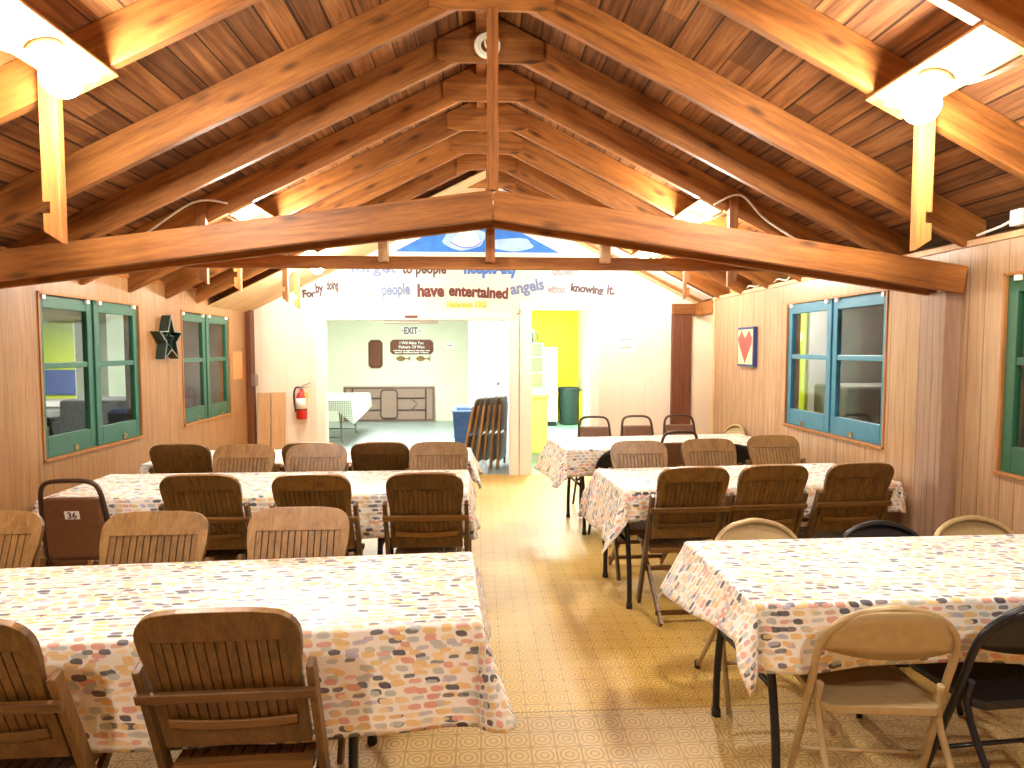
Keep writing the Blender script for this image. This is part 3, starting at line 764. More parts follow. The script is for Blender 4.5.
def make_cloth(label, loc, rz, L, D, dl, dr, df, db, rnd=1.0, fl=.12, fll=None, flr=None, flf=None, seed=1, step=.025, fold=.05, skew=0.0, cornb=.30):
    rg = random.Random(seed); ph = [rg.random()*6 for _ in range(8)]
    T = .7525; rho = .014
    fll = fl if fll is None else fll; flr = fl if flr is None else flr; flf = fl if flf is None else flf
    def axis(h, d0, d1):
        n0 = max(4, round(d0/step)); n = round(2*h/.05); n1 = max(4, round(d1/step))
        a = [-h-d0*(1-i/n0) for i in range(n0)] + [-h+2*h*i/n for i in range(n)] + [h+d1*i/n1 for i in range(n1+1)]
        # finer rows at the edge fold
        for e_ in (.006, .012, .018): a += [-h-e_, h+e_]
        return sorted(a)
    us, vs = axis(L/2, dl, dr), axis(D/2, df, db)
    bm = bmesh.new(); uvl = bm.loops.layers.uv.new('UVMap'); grid = []; uvm = {}
    def bend(s, f):
        q = rho*PI/2
        if s <= q: a = s/rho; return rho*math.sin(a), rho*(1-math.cos(a))
        return rho+(s-q)*math.sin(f), rho+(s-q)*math.cos(f)
    for u in us:
        row = []
        for v in vs:
            ex = max(0, abs(u)-L/2); ey = max(0, abs(v)-D/2); sx = 1 if u > 0 else -1; sy = 1 if v > 0 else -1
            dx = dr if sx > 0 else dl; dy = db if sy > 0 else df
            fx = flr if sx > 0 else fll; fy = fl if sy > 0 else flf
            cx, cy = max(-L/2, min(L/2, u)), max(-D/2, min(D/2, v))
            x, y, z = cx, cy, T
            if skew and sx < 0: ex *= 1-skew*(.5-cy/D)
            if ex > 0 and ey > 0:
                r = math.hypot(ex, ey); p = math.atan2(ey, ex)
                rs = min(dx/max(1e-6, math.cos(p)), dy/max(1e-6, math.sin(p)))
                re = dx*dy/math.hypot(dy*math.cos(p), dx*math.sin(p))
                r *= (1-rnd)+rnd*re/rs
                w = math.sin(2*p)
                f = fx*math.cos(p)**2+fy*math.sin(p)**2+(.30 if sy < 0 else cornb)*w
                o_, d_ = bend(r, f)
                o_ += fold*min(1, r/.2)*r*2.2*w*math.cos(6*p+ph[0])
                x += sx*o_*math.cos(p); y += sy*o_*math.sin(p); z -= d_
            elif ex > 0:
                o_, d_ = bend(ex, fx)
                k = math.sin(PI*(v/D+.5))
                o_ += .02*min(1, ex/.25)*(math.sin(9*v+ph[1])*k+.5*math.sin(23*v+ph[2])*k)
                x += sx*o_; z -= d_
            elif ey > 0:
                o_, d_ = bend(ey, fy)
                k = min(1, (L/2-abs(u))/.15)
                o_ += .009*min(1, ey/.25)*k*(math.sin(7*u+ph[3])+.6*math.sin(17*u+ph[4]))
                y += sy*o_; z -= d_
                z += .012*min(1, ey/.25)*k*math.sin(4*u+ph[5])
            else:
                z += .0006*math.sin(9*u+ph[6])*math.sin(11*v)
            vert = bm.verts.new((x, y, z)); uvm[vert] = (u, v); row.append(vert)
        grid.append(row)
    for i in range(len(us)-1):
        for jn in range(len(vs)-1):
            f = bm.faces.new((grid[i][jn], grid[i+1][jn], grid[i+1][jn+1], grid[i][jn+1])); f.smooth = True
            for lp in f.loops: lp[uvl].uv = (uvm[lp.vert][0]+seed*3.1, uvm[lp.vert][1]+seed*1.7)
    me = bpy.data.meshes.new('tablecloth'); bm.to_mesh(me); bm.free(); me.materials.append(M['cloth'])
    o = bpy.data.objects.new('tablecloth', me); COL.objects.link(o); o.location = loc; o.rotation_euler = (0, 0, rz)
    md = o.modifiers.new('thick', 'SOLIDIFY'); md.thickness = .0022; md.offset = 1
    return tag(o, label, 'tablecloth', 'patterned tablecloths')

R_ = math.radians
TABLES = [
 # side/row text, centre, rot, L, D, drops l r f b, round, flares l r f
 ('front left', (-1.245, 2.15), 3.4, 2.44, .655, .22, .28, .338, .08, 1.0, .1, .2, .02),
 ('middle left', (-1.29, 3.955), 1.0, 2.40, .70, .2, .22, .275, .08, .8, .1, .2, .0),
 ('back left', (-1.29, 4.985), .6, 2.40, .60, .2, .24, .15, .25, .6, .1, .3, .0),
 ('front right', (1.785, 2.325), .9, 1.74, .66, .25, .15, .24, .2, -.1, .5, .1, .0),
 ('middle right', (1.745, 4.04), 4.6, 1.80, .66, .36, .08, .2, .08, .1, .22, .05, .0),
 ('back right', (1.66, 5.60), 6.0, 1.94, .70, .33, .06, .24, .2, .5, .24, .05, .0)]
LEGX = {'front left': (-2.32, -.425), 'middle left': (-1.93, -.61), 'back left': (-1.87, -.42), 'front right': (1.03, 2.622), 'middle right': (.893, 2.60), 'back right': (.86, 2.46)}
pos = {'front left': 'long white-topped folding table under the nearest left cloth, in front of the camera',
 'middle left': 'folding table under the left cloth with the numbered padded chair beside it',
 'back left': 'folding table under the left cloth nearest the wide opening',
 'front right': 'folding table with black legs under the right cloth nearest the camera',
 'middle right': 'folding table with black legs under the right cloth between two rows of wooden chairs',
 'back right': 'folding table under the right cloth nearest the far wall'}
cpos = {'front left': 'brush-stroke patterned cloth on the left table nearest the camera, rounded corner over the aisle',
 'middle left': 'brush-stroke patterned cloth on the middle left table beside the numbered padded chair',
 'back left': 'brush-stroke patterned cloth on the left table nearest the wide opening, mostly behind chairs',
 'front right': 'brush-stroke patterned cloth with a pointed hanging corner on the right table nearest the camera',
 'middle right': 'brush-stroke patterned cloth on the right table between two rows of wooden chairs',
 'back right': 'brush-stroke patterned cloth on the right table nearest the far wall, among padded chairs'}
for i, (nm, (cx, cy), rot, L, D, dl, dr, df, db, rn, fll, flr, flf) in enumerate(TABLES):
    lab = pos[nm] if nm != 'front left' else 'long folding table under the left cloth nearest the camera'
    make_table(L, D, lab, (cx, cy, 0), R_(rot), LEGX[nm])
    make_cloth(cpos[nm], (cx, cy, 0), R_(rot), L, D, dl, dr, df, db, rn, .03, fll, flr, flf, seed=i+1, skew=.4 if nm == 'front right' else 0, cornb=.02 if nm == 'front right' else .3)

# ------------------------------------------------------------------ wooden slat folding chair
HW, PW = .2375, .2125                 # half width over stiles, half width of back panel
def sy(z): return .12-.36*z           # stile line
def back_pt(x, s, d=0.0):             # point on the back plane at height s, d = behind (towards -y)
    return (x, sy(s)-d, s-d*.34)
def make_wood_chair(label, group=None):
    t = thing('wooden_folding_chair', label, 'chair', (0, 0, 0), 0, group)
    st = .019
    for sx in (-1, 1):
        x = sx*(HW-.011)
        m = MB(); m.bar((x, sy(.0)+.0, 0.0), (x, sy(.735), .735), .022, .042, up=(0, 1, .3))
        m.build('side_post', 'chair_wood', t, .004)
        m = MB(); m.bar((x-sx*.03, .15, .368), (x-sx*.03, -.235, .002), .02, .036, up=(0, 1, .8))
        m.build('leg', 'chair_wood', t, .003)
    # backrest: shaped frame with a row of slats
    def outline(half=PW, top=.91, bot=.455, inset=0.0):
        r = .075-inset*.5; h = half-inset; tp = top-inset
        pts = []
        right = [(h*.955, bot), (h*.955, .60), (h*.935, .69), (h*.95, .735), (h*.99, .785), (h*1.0, tp-r)]
        for c in arc((h-r, tp-r), r, 0, PI/2, 6)[1:]: right.append(c)
        mid = [(x_, tp+.006*(1-(x_/h)**2)) for x_ in (h*.45, 0, -h*.45)]
        return right+mid+[(-a, b) for a, b in right[::-1]]
    m = MB()
    out = outline(); inn = []
    for a, b in out:   # inner opening of the frame
        ia = max(-PW*.82, min(PW*.82, a)); ib = max(.525, min(.822, b)); inn.append((ia, ib))
    def P(pl, d): return [back_pt(a, b, d) for a, b in pl]
    dv = Vector(back_pt(0, .6, .02))-Vector(back_pt(0, .6, 0))
    m.ring(P(out, -.008), P(inn, -.008), dv)
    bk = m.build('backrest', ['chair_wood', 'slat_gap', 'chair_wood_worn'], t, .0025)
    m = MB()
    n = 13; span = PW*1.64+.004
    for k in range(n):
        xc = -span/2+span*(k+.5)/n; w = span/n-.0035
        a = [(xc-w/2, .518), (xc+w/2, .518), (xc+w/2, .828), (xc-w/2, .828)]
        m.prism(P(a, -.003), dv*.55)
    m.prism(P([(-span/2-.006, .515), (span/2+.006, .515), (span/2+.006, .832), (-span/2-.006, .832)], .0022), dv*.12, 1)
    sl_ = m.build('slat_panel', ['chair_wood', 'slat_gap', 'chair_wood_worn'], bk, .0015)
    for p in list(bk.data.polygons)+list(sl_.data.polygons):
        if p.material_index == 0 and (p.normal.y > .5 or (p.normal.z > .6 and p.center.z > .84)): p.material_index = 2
    # curved lower rail in front of the slats and the straight cross rail behind
    m = MB(); pts = []
    for k in range(9):
        x = -.175+.35*k/8; pts.append((x, .555+.012*(x/.175)**2))
    loop = [(x, z-.028) for x, z in pts]+[(x, z) for x, z in pts[::-1]]
    m.prism(P(loop, .013), dv*.35); m.build('lower_rail', 'chair_wood_x', t, .002)
    m = MB(); m.bar(back_pt(-HW-.002, .655, .026), back_pt(HW+.002, .655, .026), .018, .032, up=(0, -.34, 1)); m.build('cross_rail', 'chair_wood_x', t, .004)
    # seat: boards let into a shallow frame
    m = MB(); m.box2((-.195, -.02, 0.362), (.195, .24, 0.374)); 
    for sx in (-1, 1): m.box2((sx*.2, -.03, 0.355), (sx*.165, .245, 0.388))
    m.box2((-.2, .215, 0.355), (.2, .255, 0.386)); m.box2((-.2, -.035, 0.355), (.2, .0, 0.384))
    for k in range(9): m.box2((-.163+k*.0363, -.005, 0.368), (-.163+k*.0363+.033, .225, 0.383))
    m.build('seat', 'chair_wood_x', t, .003)
    m = MB(); m.bar((-HW+.02, -.19, .055), (HW-.02, -.19, .055), .016, .026); m.build('stretcher', 'chair_wood_x', t, .003)
    m = MB(); m.bar((-HW+.02, sy(.24), .24), (HW-.02, sy(.24), .24), .016, .026); m.build('stretcher', 'chair_wood_x', t, .003)
    return t

wood0 = make_wood_chair('x'); used = [False]
def wood_chair(x, y, face, label, group, rot=0.0):
    """face +1: looks away from the camera (back towards it)"""
    rz = R_(rot) if face > 0 else PI+R_(rot)
    if not used[0]:
        used[0] = True; o = wood0; o.location = (x, y, .011); o.rotation_euler = (0, 0, rz); o['label'] = label; o['group'] = group; return o
    return dup(wood0, (x, y, .011), rz, label, group)
G1 = 'wooden folding chairs with slatted backs'
wood_chair(-0.695, 1.818, 1, 'dark wooden slat-back folding chair, back turned, centre of the nearest left table', G1, 1.5)
wood_chair(-1.35, 1.785, 1, 'dark wooden slat-back folding chair cut by the left picture edge, nearest left table', G1, 1)
wood_chair(-2.03, 2.455, -1, 'light wooden slat-back chair facing us, beside left wall behind the nearest left table', G1)
wood_chair(-1.335, 2.41, -1, 'light wooden slat-back chair facing us, middle of three behind the nearest left table', G1, 1)
wood_chair(-0.767, 2.45, -1, 'light wooden slat-back chair facing us, aisle end behind the nearest left table', G1)
wood_chair(-1.52, 3.595, 1, 'dark wooden slat-back chair beside the numbered padded chair, middle left table', G1, 1)
wood_chair(-0.918, 3.575, 1, 'dark wooden slat-back chair, middle of three with backs turned at the middle left table', G1)
wood_chair(-0.305, 3.575, 1, 'dark wooden slat-back chair at the aisle end of the middle left table, back turned', G1)
wood_chair(-1.66, 4.24, -1, 'light wooden chair facing us, leftmost of three behind the middle left table', G1)
wood_chair(-1.155, 4.232, -1, 'light wooden chair facing us, overlapping a dark chair behind the middle left table', G1)
wood_chair(-0.3, 4.285, -1, 'light wooden chair facing us, by the aisle behind the middle left table', G1)
wood_chair(-2.15, 4.715, 1, 'dark wooden chair with back turned, by the left wall at the back left table', G1)
wood_chair(-1.225, 4.725, 1, 'dark wooden chair mostly hidden behind a light one at the back left table', G1)
wood_chair(-0.73, 4.715, 1, 'dark wooden chair with back turned between two light chairs at the back left table', G1)
wood_chair(1.225, 3.675, 1, 'wooden slat-back chair with back turned at the aisle end of the middle right table', G1, 2)
wood_chair(1.712, 3.71, 1, 'dark wooden slat-back chair, middle of three with backs turned at the middle right table', G1, 3)
wood_chair(2.265, 3.755, 1, 'dark wooden slat-back chair by the right wall at the middle right table, back turned', G1, 3)
wood_chair(1.167, 4.265, -1, 'light wooden chair facing us, aisle end behind the middle right table', G1, 3)
wood_chair(1.72, 4.345, -1, 'light wooden chair facing us, middle of three behind the middle right table', G1, 4)
wood_chair(2.295, 4.51, -1, 'light wooden chair facing us below the teal window, behind the middle right table', G1, 4)

# ------------------------------------------------------------------ metal folding chair
def my(z): return .16-.33*z
def make_metal_chair(mat, label, group, name='metal_folding_chair', folded=False):
    t = thing(name, label, 'chair', (0, 0, 0), 0, group)
    Ht = .786; W = .215
    # one bent tube: front feet, up the sides, over the back
    half = [(W+.012, .006), (W+.006, .25), (W, .5), (W+.002, .6), (W-.008, .67), (W-.045, .727), (W-.1, .762), (W-.16, .779), (0, Ht)]
    path = [(a, my(b), b) for a, b in half]
    full = path+[(-a, y, z) for a, y, z in path[-2::-1]]
    MB().tube(spline(full, 4), .0125, 10).build('back_frame', mat, t)
    # curved back panel filling the arch
    m = MB(); NX = 14
    def top(x):
        ax = abs(x)/(W-.006)
        return .585+(Ht-.585-.004)*max(0, (1-ax**3.2))**.55
    rows = []
    for i in range(NX+1):
        x = (W-.008)*(-1+2*i/NX); zb_ = .632-.03*(1-(x/W)**2); zt = max(zb_+.012, top(x))
        rows.append([(x, my(z)-.022*(1-(x/W)**2)+.002, z) for z in [zb_+(zt-zb_)*k/4 for k in range(5)]])
    for dy in (0,):
        vs = [[m.bm.verts.new(Vector(p)) for p in r] for r in rows]
        for i in range(NX):
            for k in range(4):
                f = m.bm.faces.new((vs[i][k], vs[i+1][k], vs[i+1][k+1], vs[i][k+1])); f.smooth = True
    b = m.build('backrest', mat, t); md = b.modifiers.new('thick', 'SOLIDIFY'); md.thickness = .006; md.offset = 0
    # rear legs and their cross bar
    zf = .012 if not folded else .05
    for sx in (-1, 1):
        x = sx*(W-.022)
        pts = [(x, my(.5)-.012, .5), (x, my(.36)-.06 if not folded else my(.36)-.02, .36), (x+sx*.008, -.25 if not folded else my(.03)-.03, zf)]
        lg = MB().tube(spline(pts, 4), .0115, 10).build('leg', mat, t)
        MB().lathe([(.0145, -.01), (.0145, .022), (.012, .026)], (x+sx*.008, pts[-1][1], .01), 10).build('rubber_foot', 'rubber', lg)
    MB().tube([(-W+.02, -.185 if not folded else my(.15)-.03, .17), (W-.02, -.185 if not folded else my(.15)-.03, .17)], .008, 8).build('stretcher', mat, t)
    MB().tube([(-W, my(.2), .2), (W, my(.2), .2)], .008, 8).build('stretcher', mat, t)
    # pressed seat pan with rolled edge
    loop = arc((.12, .23), .075, 0, PI/2, 5)+arc((-.12, .23), .075, PI/2, PI, 5)+[(-.19, -.02), (-.165, -.045), (.165, -.045), (.19, -.02)]
    m = MB()
    if not folded:
        m.ring([(a, b, .438-.02*(b+.05)) for a, b in loop], [(a*.9, .11+(b-.11)*.9, .432) for a, b in loop], (0, 0, -.026))
        m.prism([(a*.91, .11+(b-.11)*.91, .43) for a, b in loop], (0, 0, -.006))
    else:
        m.prism([(a, my(.1+b+.25)+.022, .12+b+.25) for a, b in loop], (0, .02, 0))
    m.build('seat', mat, t, .004)
    return t
GT, GB = 'tan metal folding chairs', 'black metal folding chairs'
tan = make_metal_chair('tan_metal', 'tan metal folding chair with back turned, at the corner of the nearest right table', GT)
tan.location = (1.312, 1.93, 0.002); tan.rotation_euler = (0, 0, R_(-6))
dup(tan, (1.30, 2.74, .002), PI+R_(3), 'tan metal folding chair facing us, aisle end behind the nearest right table', GT)
dup(tan, (2.36, 2.73, .002), PI, 'tan metal folding chair facing us, by the right wall behind the nearest right table', GT)
blk = make_metal_chair('black_metal', 'black metal folding chair cut by the right picture edge at the nearest right table', GB)
blk.location = (1.815, 1.945, 0.002); blk.rotation_euler = (0, 0, R_(4))
dup(blk, (1.86, 2.67, .002), PI, 'black metal folding chair, only its top rail showing behind the nearest right table', GB)
dup(blk, (1.17, 5.08, .002), R_(4), 'black metal folding chair at the aisle end of the back right table, back turned', GB)
dup(blk, (2.13, 5.2, .002), R_(5), 'black metal folding chair glimpsed between two light wooden chairs, back right table', GB)
fold = make_metal_chair('tan_metal', 'tan folded chair leaning on the right wall beyond the back right table', None, 'folded_metal_chair', True)
fold.location = (2.61, 6.36, 0.01); fold.rotation_euler = (R_(0), 0, R_(96))

# ------------------------------------------------------------------ padded stacking chair
def make_padded(label, group):
    t = thing('padded_stacking_chair', label, 'chair', (0, 0, 0), 0, group)
    def by(z): return -.13-.2*(z-.45)
    half = [(.178, .43), (.172, .6), (.158, .78), (.15, .84), (.136, .878), (.106, .9), (.055, .908), (0, .909)]
    full = [(a, by(b), b) for a, b in half]; full += [(-a, y, z) for a, y, z in full[-2::-1]]
    MB().tube(spline(full, 4), .0125, 10).build('back_frame', 'brown_tube', t)
    m = MB(); out = []
    lo = [(.166, .47), (.16, .6), (.147, .76), (.141, .815)]
    loop = lo+[(-a, b) for a, b in lo[::-1]]
    m.prism([(a, by(b)-.018, b) for a, b in loop], (0, .045, 0)); m.build('backrest', 'brown_vinyl', t, .014, seg=3)
    m = MB(); sl = [(-.21, -.12), (.21, -.12), (.22, .12), (.2, .26), (.15, .29), (-.15, .29), (-.2, .26), (-.22, .12)]
    m.prism([(a, b, .40) for a, b in sl], (0, 0, .056)); m.build('seat', 'brown_vinyl', t, .018, seg=3)
    for sx in (-1, 1):
        MB().tube(spline([(sx*.178, by(.43), .43), (sx*.195, -.17, .2), (sx*.21, -.22, .012)], 4), .0125, 8).build('leg', 'brown_tube', t)
        MB().tube(spline([(sx*.2, .2, .41), (sx*.21, .24, .2), (sx*.215, .27, .012)], 4), .0125, 8).build('leg', 'brown_tube', t)
        MB().tube([(sx*.2, by(.43), .405), (sx*.2, .2, .405)], .011, 8).build('seat_rail', 'brown_tube', t)
    return t
GP = 'padded stacking chairs'
pad = make_padded('brown padded stacking chair with loop top facing us, leftmost of three along the far wall', GP)
pad.location = (1.16, 6.03, 0); pad.rotation_euler = (0, 0, PI)
dup(pad, (1.612, 6.08, 0), PI, 'brown padded stacking chair with loop top facing us, middle of three along the far wall', GP)
dup(pad, (2.07, 6.13, 0), PI, 'brown padded stacking chair with loop top facing us, in front of dark corner post', GP)
dup(pad, (1.655, 5.30, 0), R_(5), 'brown padded stacking chair with back turned at the near side of the back right table', GP)
p36 = dup(pad, (-2.165, 3.56, 0), R_(1), 'brown padded stacking chair numbered 36 on its back, by the left wall', GP)
def by36(z): return -.13-.2*(z-.45)
zz = .72
st = MB().box((0, by36(zz)-.0195, zz), (.075, .0015, .046), (R_(11.3), 0, 0)).build('number_sticker', 'paper', p36)
text_mesh('numeral', '36', .05, 'ink_dark', st, (0, by36(zz)-.0205+.0035, zz-.018), (R_(90+11.3), 0, 0), 'CENTER', .0006, bold=.0012)

# ------------------------------------------------------------------ wall objects in the hall
# star
t = thing('star_ornament', 'dark green hollow tin star hanging on the left wall between the windows', 'wall ornament', (XL, 5.69, 1.685))
def star(r, rot=0): return [(0, (r if k % 2 == 0 else r*.42)*math.sin(k*PI/5), (r if k % 2 == 0 else r*.42)*math.cos(k*PI/5)) for k in range(10)]
MB().ring([(0.004, y*1, z) for _, y, z in star(.215)], [(0.004, y, z) for _, y, z in star(.192)], (.08, 0, 0)).build('star_wall', 'star_green', t)
MB().ring([(.081, y, z) for _, y, z in star(.217)], [(.081, y, z) for _, y, z in star(.2)], (.006, 0, 0)).build('star_rim', 'star_edge', t)
MB().ring([(.03, y, z) for _, y, z in star(.11)], [(.03, y, z) for _, y, z in star(.09)], (.03, 0, 0)).build('inner_star', 'star_green', t)
MB().prism([(.002, y, z) for _, y, z in star(.205)], (.004, 0, 0)).build('star_back', 'star_green', t)
# heart picture
t = thing('heart_picture', 'canvas of a red angular heart with blue edges on the right wall', 'picture', (XR, 6.2, 1.622))
MB().box((-.02, 0, 0), (.038, .38, .40)).build('canvas_edge', 'navy', t, .003)
MB().box((-.0405, .0, 0), (.003, .33, .35)).build('canvas', 'canvas', t)
hp = [(0, -.17), (.15, .03), (.16, .09), (.09, .17), (0, .085), (-.09, .17), (-.16, .09), (-.15, .03)]
MB().prism([(-.0425, y, z) for y, z in hp], (-.002, 0, 0)).build('heart', 'heart_red', t)
# orange paper
tag(MB().box((XL+.003, 7.4, 1.41), (.002, .27, .32)).build('paper_sheet', 'orange_paper'), 'orange paper sheet pinned on the left wall beside the far window', 'paper')
# notice
t = thing('paper_notice', 'white printed notice taped on the cream far wall right of the kitchen doorway', 'notice', (1.845, YF-.003, 1.66))
MB().box((0, 0, 0), (.23, .002, .2)).build('sheet', 'paper', t)
for k, (w, z) in enumerate(((.15, .06), (.07, .03), (.11, -.02), (.16, -.04), (.13, -.06))):
    MB().box((0, -.0015, z), (w, .0006, .009)).build('text_line', 'ink_dark', t)
# fire extinguisher
t = thing('fire_extinguisher', 'red fire extinguisher with white label hanging on the far wall', 'fire extinguisher', (-2.19, YF-.085, .80))
MB().lathe([(.058, 0), (.064, .01), (.064, .27), (.05, .31), (.026, .335), (.024, .36)], (0, 0, -.06), 24).build('cylinder', 'red_enamel', t)
MB().lathe([(.0648, 0), (.0648, .13)], (0, 0, .07), 24).build('label_band', 'paper', t)
MB().lathe([(.0655, .0), (.0655, .012)], (0, 0, .055), 24).build('clamp_band', 'black_plastic', t)
m = MB(); m.lathe([(.02, 0), (.022, .03), (.015, .05)], (0, 0, .295), 14); m.bar((0, 0, .34), (.11, -.01, .385), .02, .01); m.bar((0, 0, .325), (.1, -.01, .335), .02, .008)
m.build('handle', 'steel', t, .002)
MB().tube(spline([(-.01, 0, .325), (-.06, -.01, .33), (-.085, -.02, .26), (-.08, -.02, .12), (-.068, -.02, .03)]), .011, 8).build('hose', 'black_plastic', t)
MB().box((.062, -.03, .2), (.05, .003, .14), (0, .1, 0)).build('inspection_tag', 'yellow_tag', t)
MB().box((0, .072, .12), (.03, .02, .25)).build('bracket', 'steel', t)
# two boards leaning on the wall
for k, (x0, x1, zt, lab) in enumerate(((-2.745, -2.585, 1.06, 'pale pine board leaning on the far wall, next to the left corner post'), (-2.57, -2.405, 1.065, 'pale pine board leaning on the far wall, nearer the fire extinguisher'))):
    o = MB().box2((0, 0, 0), (x1-x0, .022, zt)).build('leaning_board', 'board_pale', bevel=.003)
    o.location = (x0, YF-.09, 0.003); o.rotation_euler = (R_(-3.4), 0, 0)
    tag(o, lab, 'board', 'boards leaning on the far wall')
# small metal box on the left corner post
tag(MB().box((XL+.085, 7.70, 1.22), (.05, .1, .14)).build('switch_box', 'steel', bevel=.006), 'grey metal switch box on the left corner post', 'switch box')
# small label over the wide opening and hook
t = thing('door_label', 'tiny dark red label strip above the wide opening', 'label', (-.85, YF-.026, 2.0))
MB().box((0, 0, 0), (.16, .003, .035)).build('strip', 'ink_brown', t)
tag(MB().tube(spline([(.5, YF-.034, 2.09), (.5, YF-.05, 2.05), (.47, YF-.06, 2.03), (.46, YF-.045, 2.05)]), .006, 6).build('wall_hook', 'steel'), 'small dark hook on the white casing between the two openings', 'hook')

# ------------------------------------------------------------------ back room
s = MB(); s.box2((-4.6, 13.8, 0), (.0, 13.9, 2.6)); s.box2((-4.7, YF+.12, 0), (-4.6, 13.9, 2.6))
struct(s, 'wall_back_room', 'back_green')
s = MB(); s.box2((-.2, 10.9, 0), (.43, 11.0, 2.6)); s.box2((-.2, 11.0, 0), (-.1, 13.9, 2.6)); struct(s, 'wall_back_room_white', 'white_wall')
struct(MB().box2((.42, YF+.12, 0), (.6, 13.9, 2.6)), 'wall_kitchen_partition', 'white_wall')
struct(MB().box2((-4.7, YF+.12, 2.6), (2.5, 14, 2.66)), 'ceiling_back_rooms', 'white_wall')
dr = MB(); dr.box2((-.02, 10.86, 0), (.36, 10.9, 2.05))
d1 = struct(dr, 'door_1', 'white_trim', .004)
MB().ring([(.03, 10.858, .2), (.31, 10.858, .2), (.31, 10.858, 1.9), (.03, 10.858, 1.9)], [(.05, 10.858, .22), (.29, 10.858, .22), (.29, 10.858, 1.88), (.05, 10.858, 1.88)], (0, -.006, 0)).build('door_panel', 'pale_blue', d1)
MB().lathe([(.02, 0), (.02, .02), (.028, .04), (.02, .06)], (.32, 10.86, 1.0), 12, (0, -1, 0)).build('door_handle', 'steel', d1)
# folded table leaning on the back wall
t = thing('folded_table', 'brown folding table on its side against the pale green back wall', 'table', (-2.0, 13.72, 0))
t.rotation_euler = (R_(-3), 0, 0)
MB().box2((-1.0, 0, .0), (1.0, .03, .78)).build('tabletop', 'folded_top', t, .02)
m = MB()
m.ring([(-.97, -.012, .03), (.97, -.012, .03), (.97, -.012, .75), (-.97, -.012, .75)], [(-.95, -.012, .05), (.95, -.012, .05), (.95, -.012, .73), (-.95, -.012, .73)], (0, .012, 0))
m.build('apron', 'folded_line', t)
for sx in (-1, 1):
    m = MB(); m.tube([(sx*.8, -.02, .06), (sx*.8, -.02, .72)], .014, 8)
    for z in (.26, .52): m.tube([(sx*.16, -.025, z), (sx*.8, -.025, z)], .012, 8)
    m.build('leg', 'folded_line', t)
    MB().tube([(sx*.5, -.03, .5), (sx*.62, -.03, .39), (sx*.5, -.03, .28)], .008, 6).build('brace', 'folded_line', t)
lp = arc((.1, .62), .07, 0, PI/2, 4)+arc((-.1, .62), .07, PI/2, PI, 4)+arc((-.1, .16), .07, PI, 1.5*PI, 4)+arc((.1, .16), .07, 1.5*PI, 2*PI, 4)
m = MB(); m.prism([(a, -.03, b) for a, b in lp], (0, .012, 0), 0); m.tube([(a*1.04, -.034, .39+(b-.39)*1.03) for a, b in lp], .014, 6, True, 1)
m.build('leg_frame', ['folded_top', 'folded_line'], t)
# table with checked cloth
t = thing('side_table', 'folding table with thin metal legs under the green checked cloth', 'table', (-2.55, 11.2, 0))
MB().box2((-.9, -.85, .72), (.4, .85, .75)).build('tabletop', 'table_top', t, .006)
for yy in (-.6, .6):
    MB().tube([(.2, yy, .72), (.2, yy, .05), (.22, yy, .012)], .014, 8).build('leg', 'steel', t)
    MB().tube([(-.6, yy, .72), (-.6, yy, .012)], .014, 8).build('leg', 'steel', t)
    MB().tube([(-.6, yy, .1), (.2, yy, .1)], .012, 8).build('crossbar', 'steel', t)
    MB().tube([(.2, yy, .12), (.05, yy*.3, .7)], .01, 8).build('brace', 'steel', t)
m = MB(); m.box2((-.93, -.88, .752), (.42, .88, .757))
m.prism([(.42, -.88, .757), (.424, .88, .757), (.46, .88, .5), (.47, .0, .44), (.46, -.88, .36)], (.004, 0, 0))
m.prism([(-.93, -.88, .757), (.42, -.88, .757), (.46, -.9, .36), (.2, -.89, .58), (-.93, -.89, .6)], (0, -.004, 0))
o = m.build('checked_cloth', 'check'); o.location = (-2.55, 11.2, 0); tag(o, 'green and white checked cloth on the small table in the back room', 'tablecloth')
m = MB(); m.lathe([(.07, 0), (.09, .02), (.16, .05), (.19, .1), (.18, .1), (.15, .06), (.05, .03)], (-2.95, 11.1, .758), 20)
tag(m.build('white_basin', 'white_plastic'), 'white basin standing on the green checked cloth', 'basin')
# signs on the back wall
yb = 13.795
t = thing('wall_plaque', 'tall dark brown octagonal plaque on the back wall', 'plaque', (-2.293, yb, 1.489))
def octo(w, h_, c): return [(-w+c, -h_), (w-c, -h_), (w, -h_+c), (w, h_-c), (w-c, h_), (-w+c, h_), (-w, h_-c), (-w, -h_+c)]
MB().prism([(a, 0, b) for a, b in octo(.155, .31, .06)], (0, -.03, 0)).build('plaque_board', 'plaque', t, .006)
MB().prism([(a, -.031, b) for a, b in octo(.115, .26, .045)], (0, -.006, 0)).build('plaque_face', 'dark_post', t, .003)
t = thing('lettered_plaque', 'wide brown plaque with white lettering on the back wall above two fish', 'plaque', (-1.502, yb, 1.645))
MB().prism([(a, 0, b) for a, b in octo(.47, .16, .06)], (0, -.03, 0)).build('plaque_board', 'plaque', t, .006)
for txt, z, sz, w in (('I Will Make You', .06, .09, .52), ('Fishers Of Men', -.03, .09, .56), ('and they straightway left their nets', -.09, .04, .8), ('and followed Him', -.135, .04, .74)):
    text_mesh('lettering', txt, sz, 'paper', t, (-w/2, -.033, z), (PI/2, 0, 0), width=w, bold=.002)
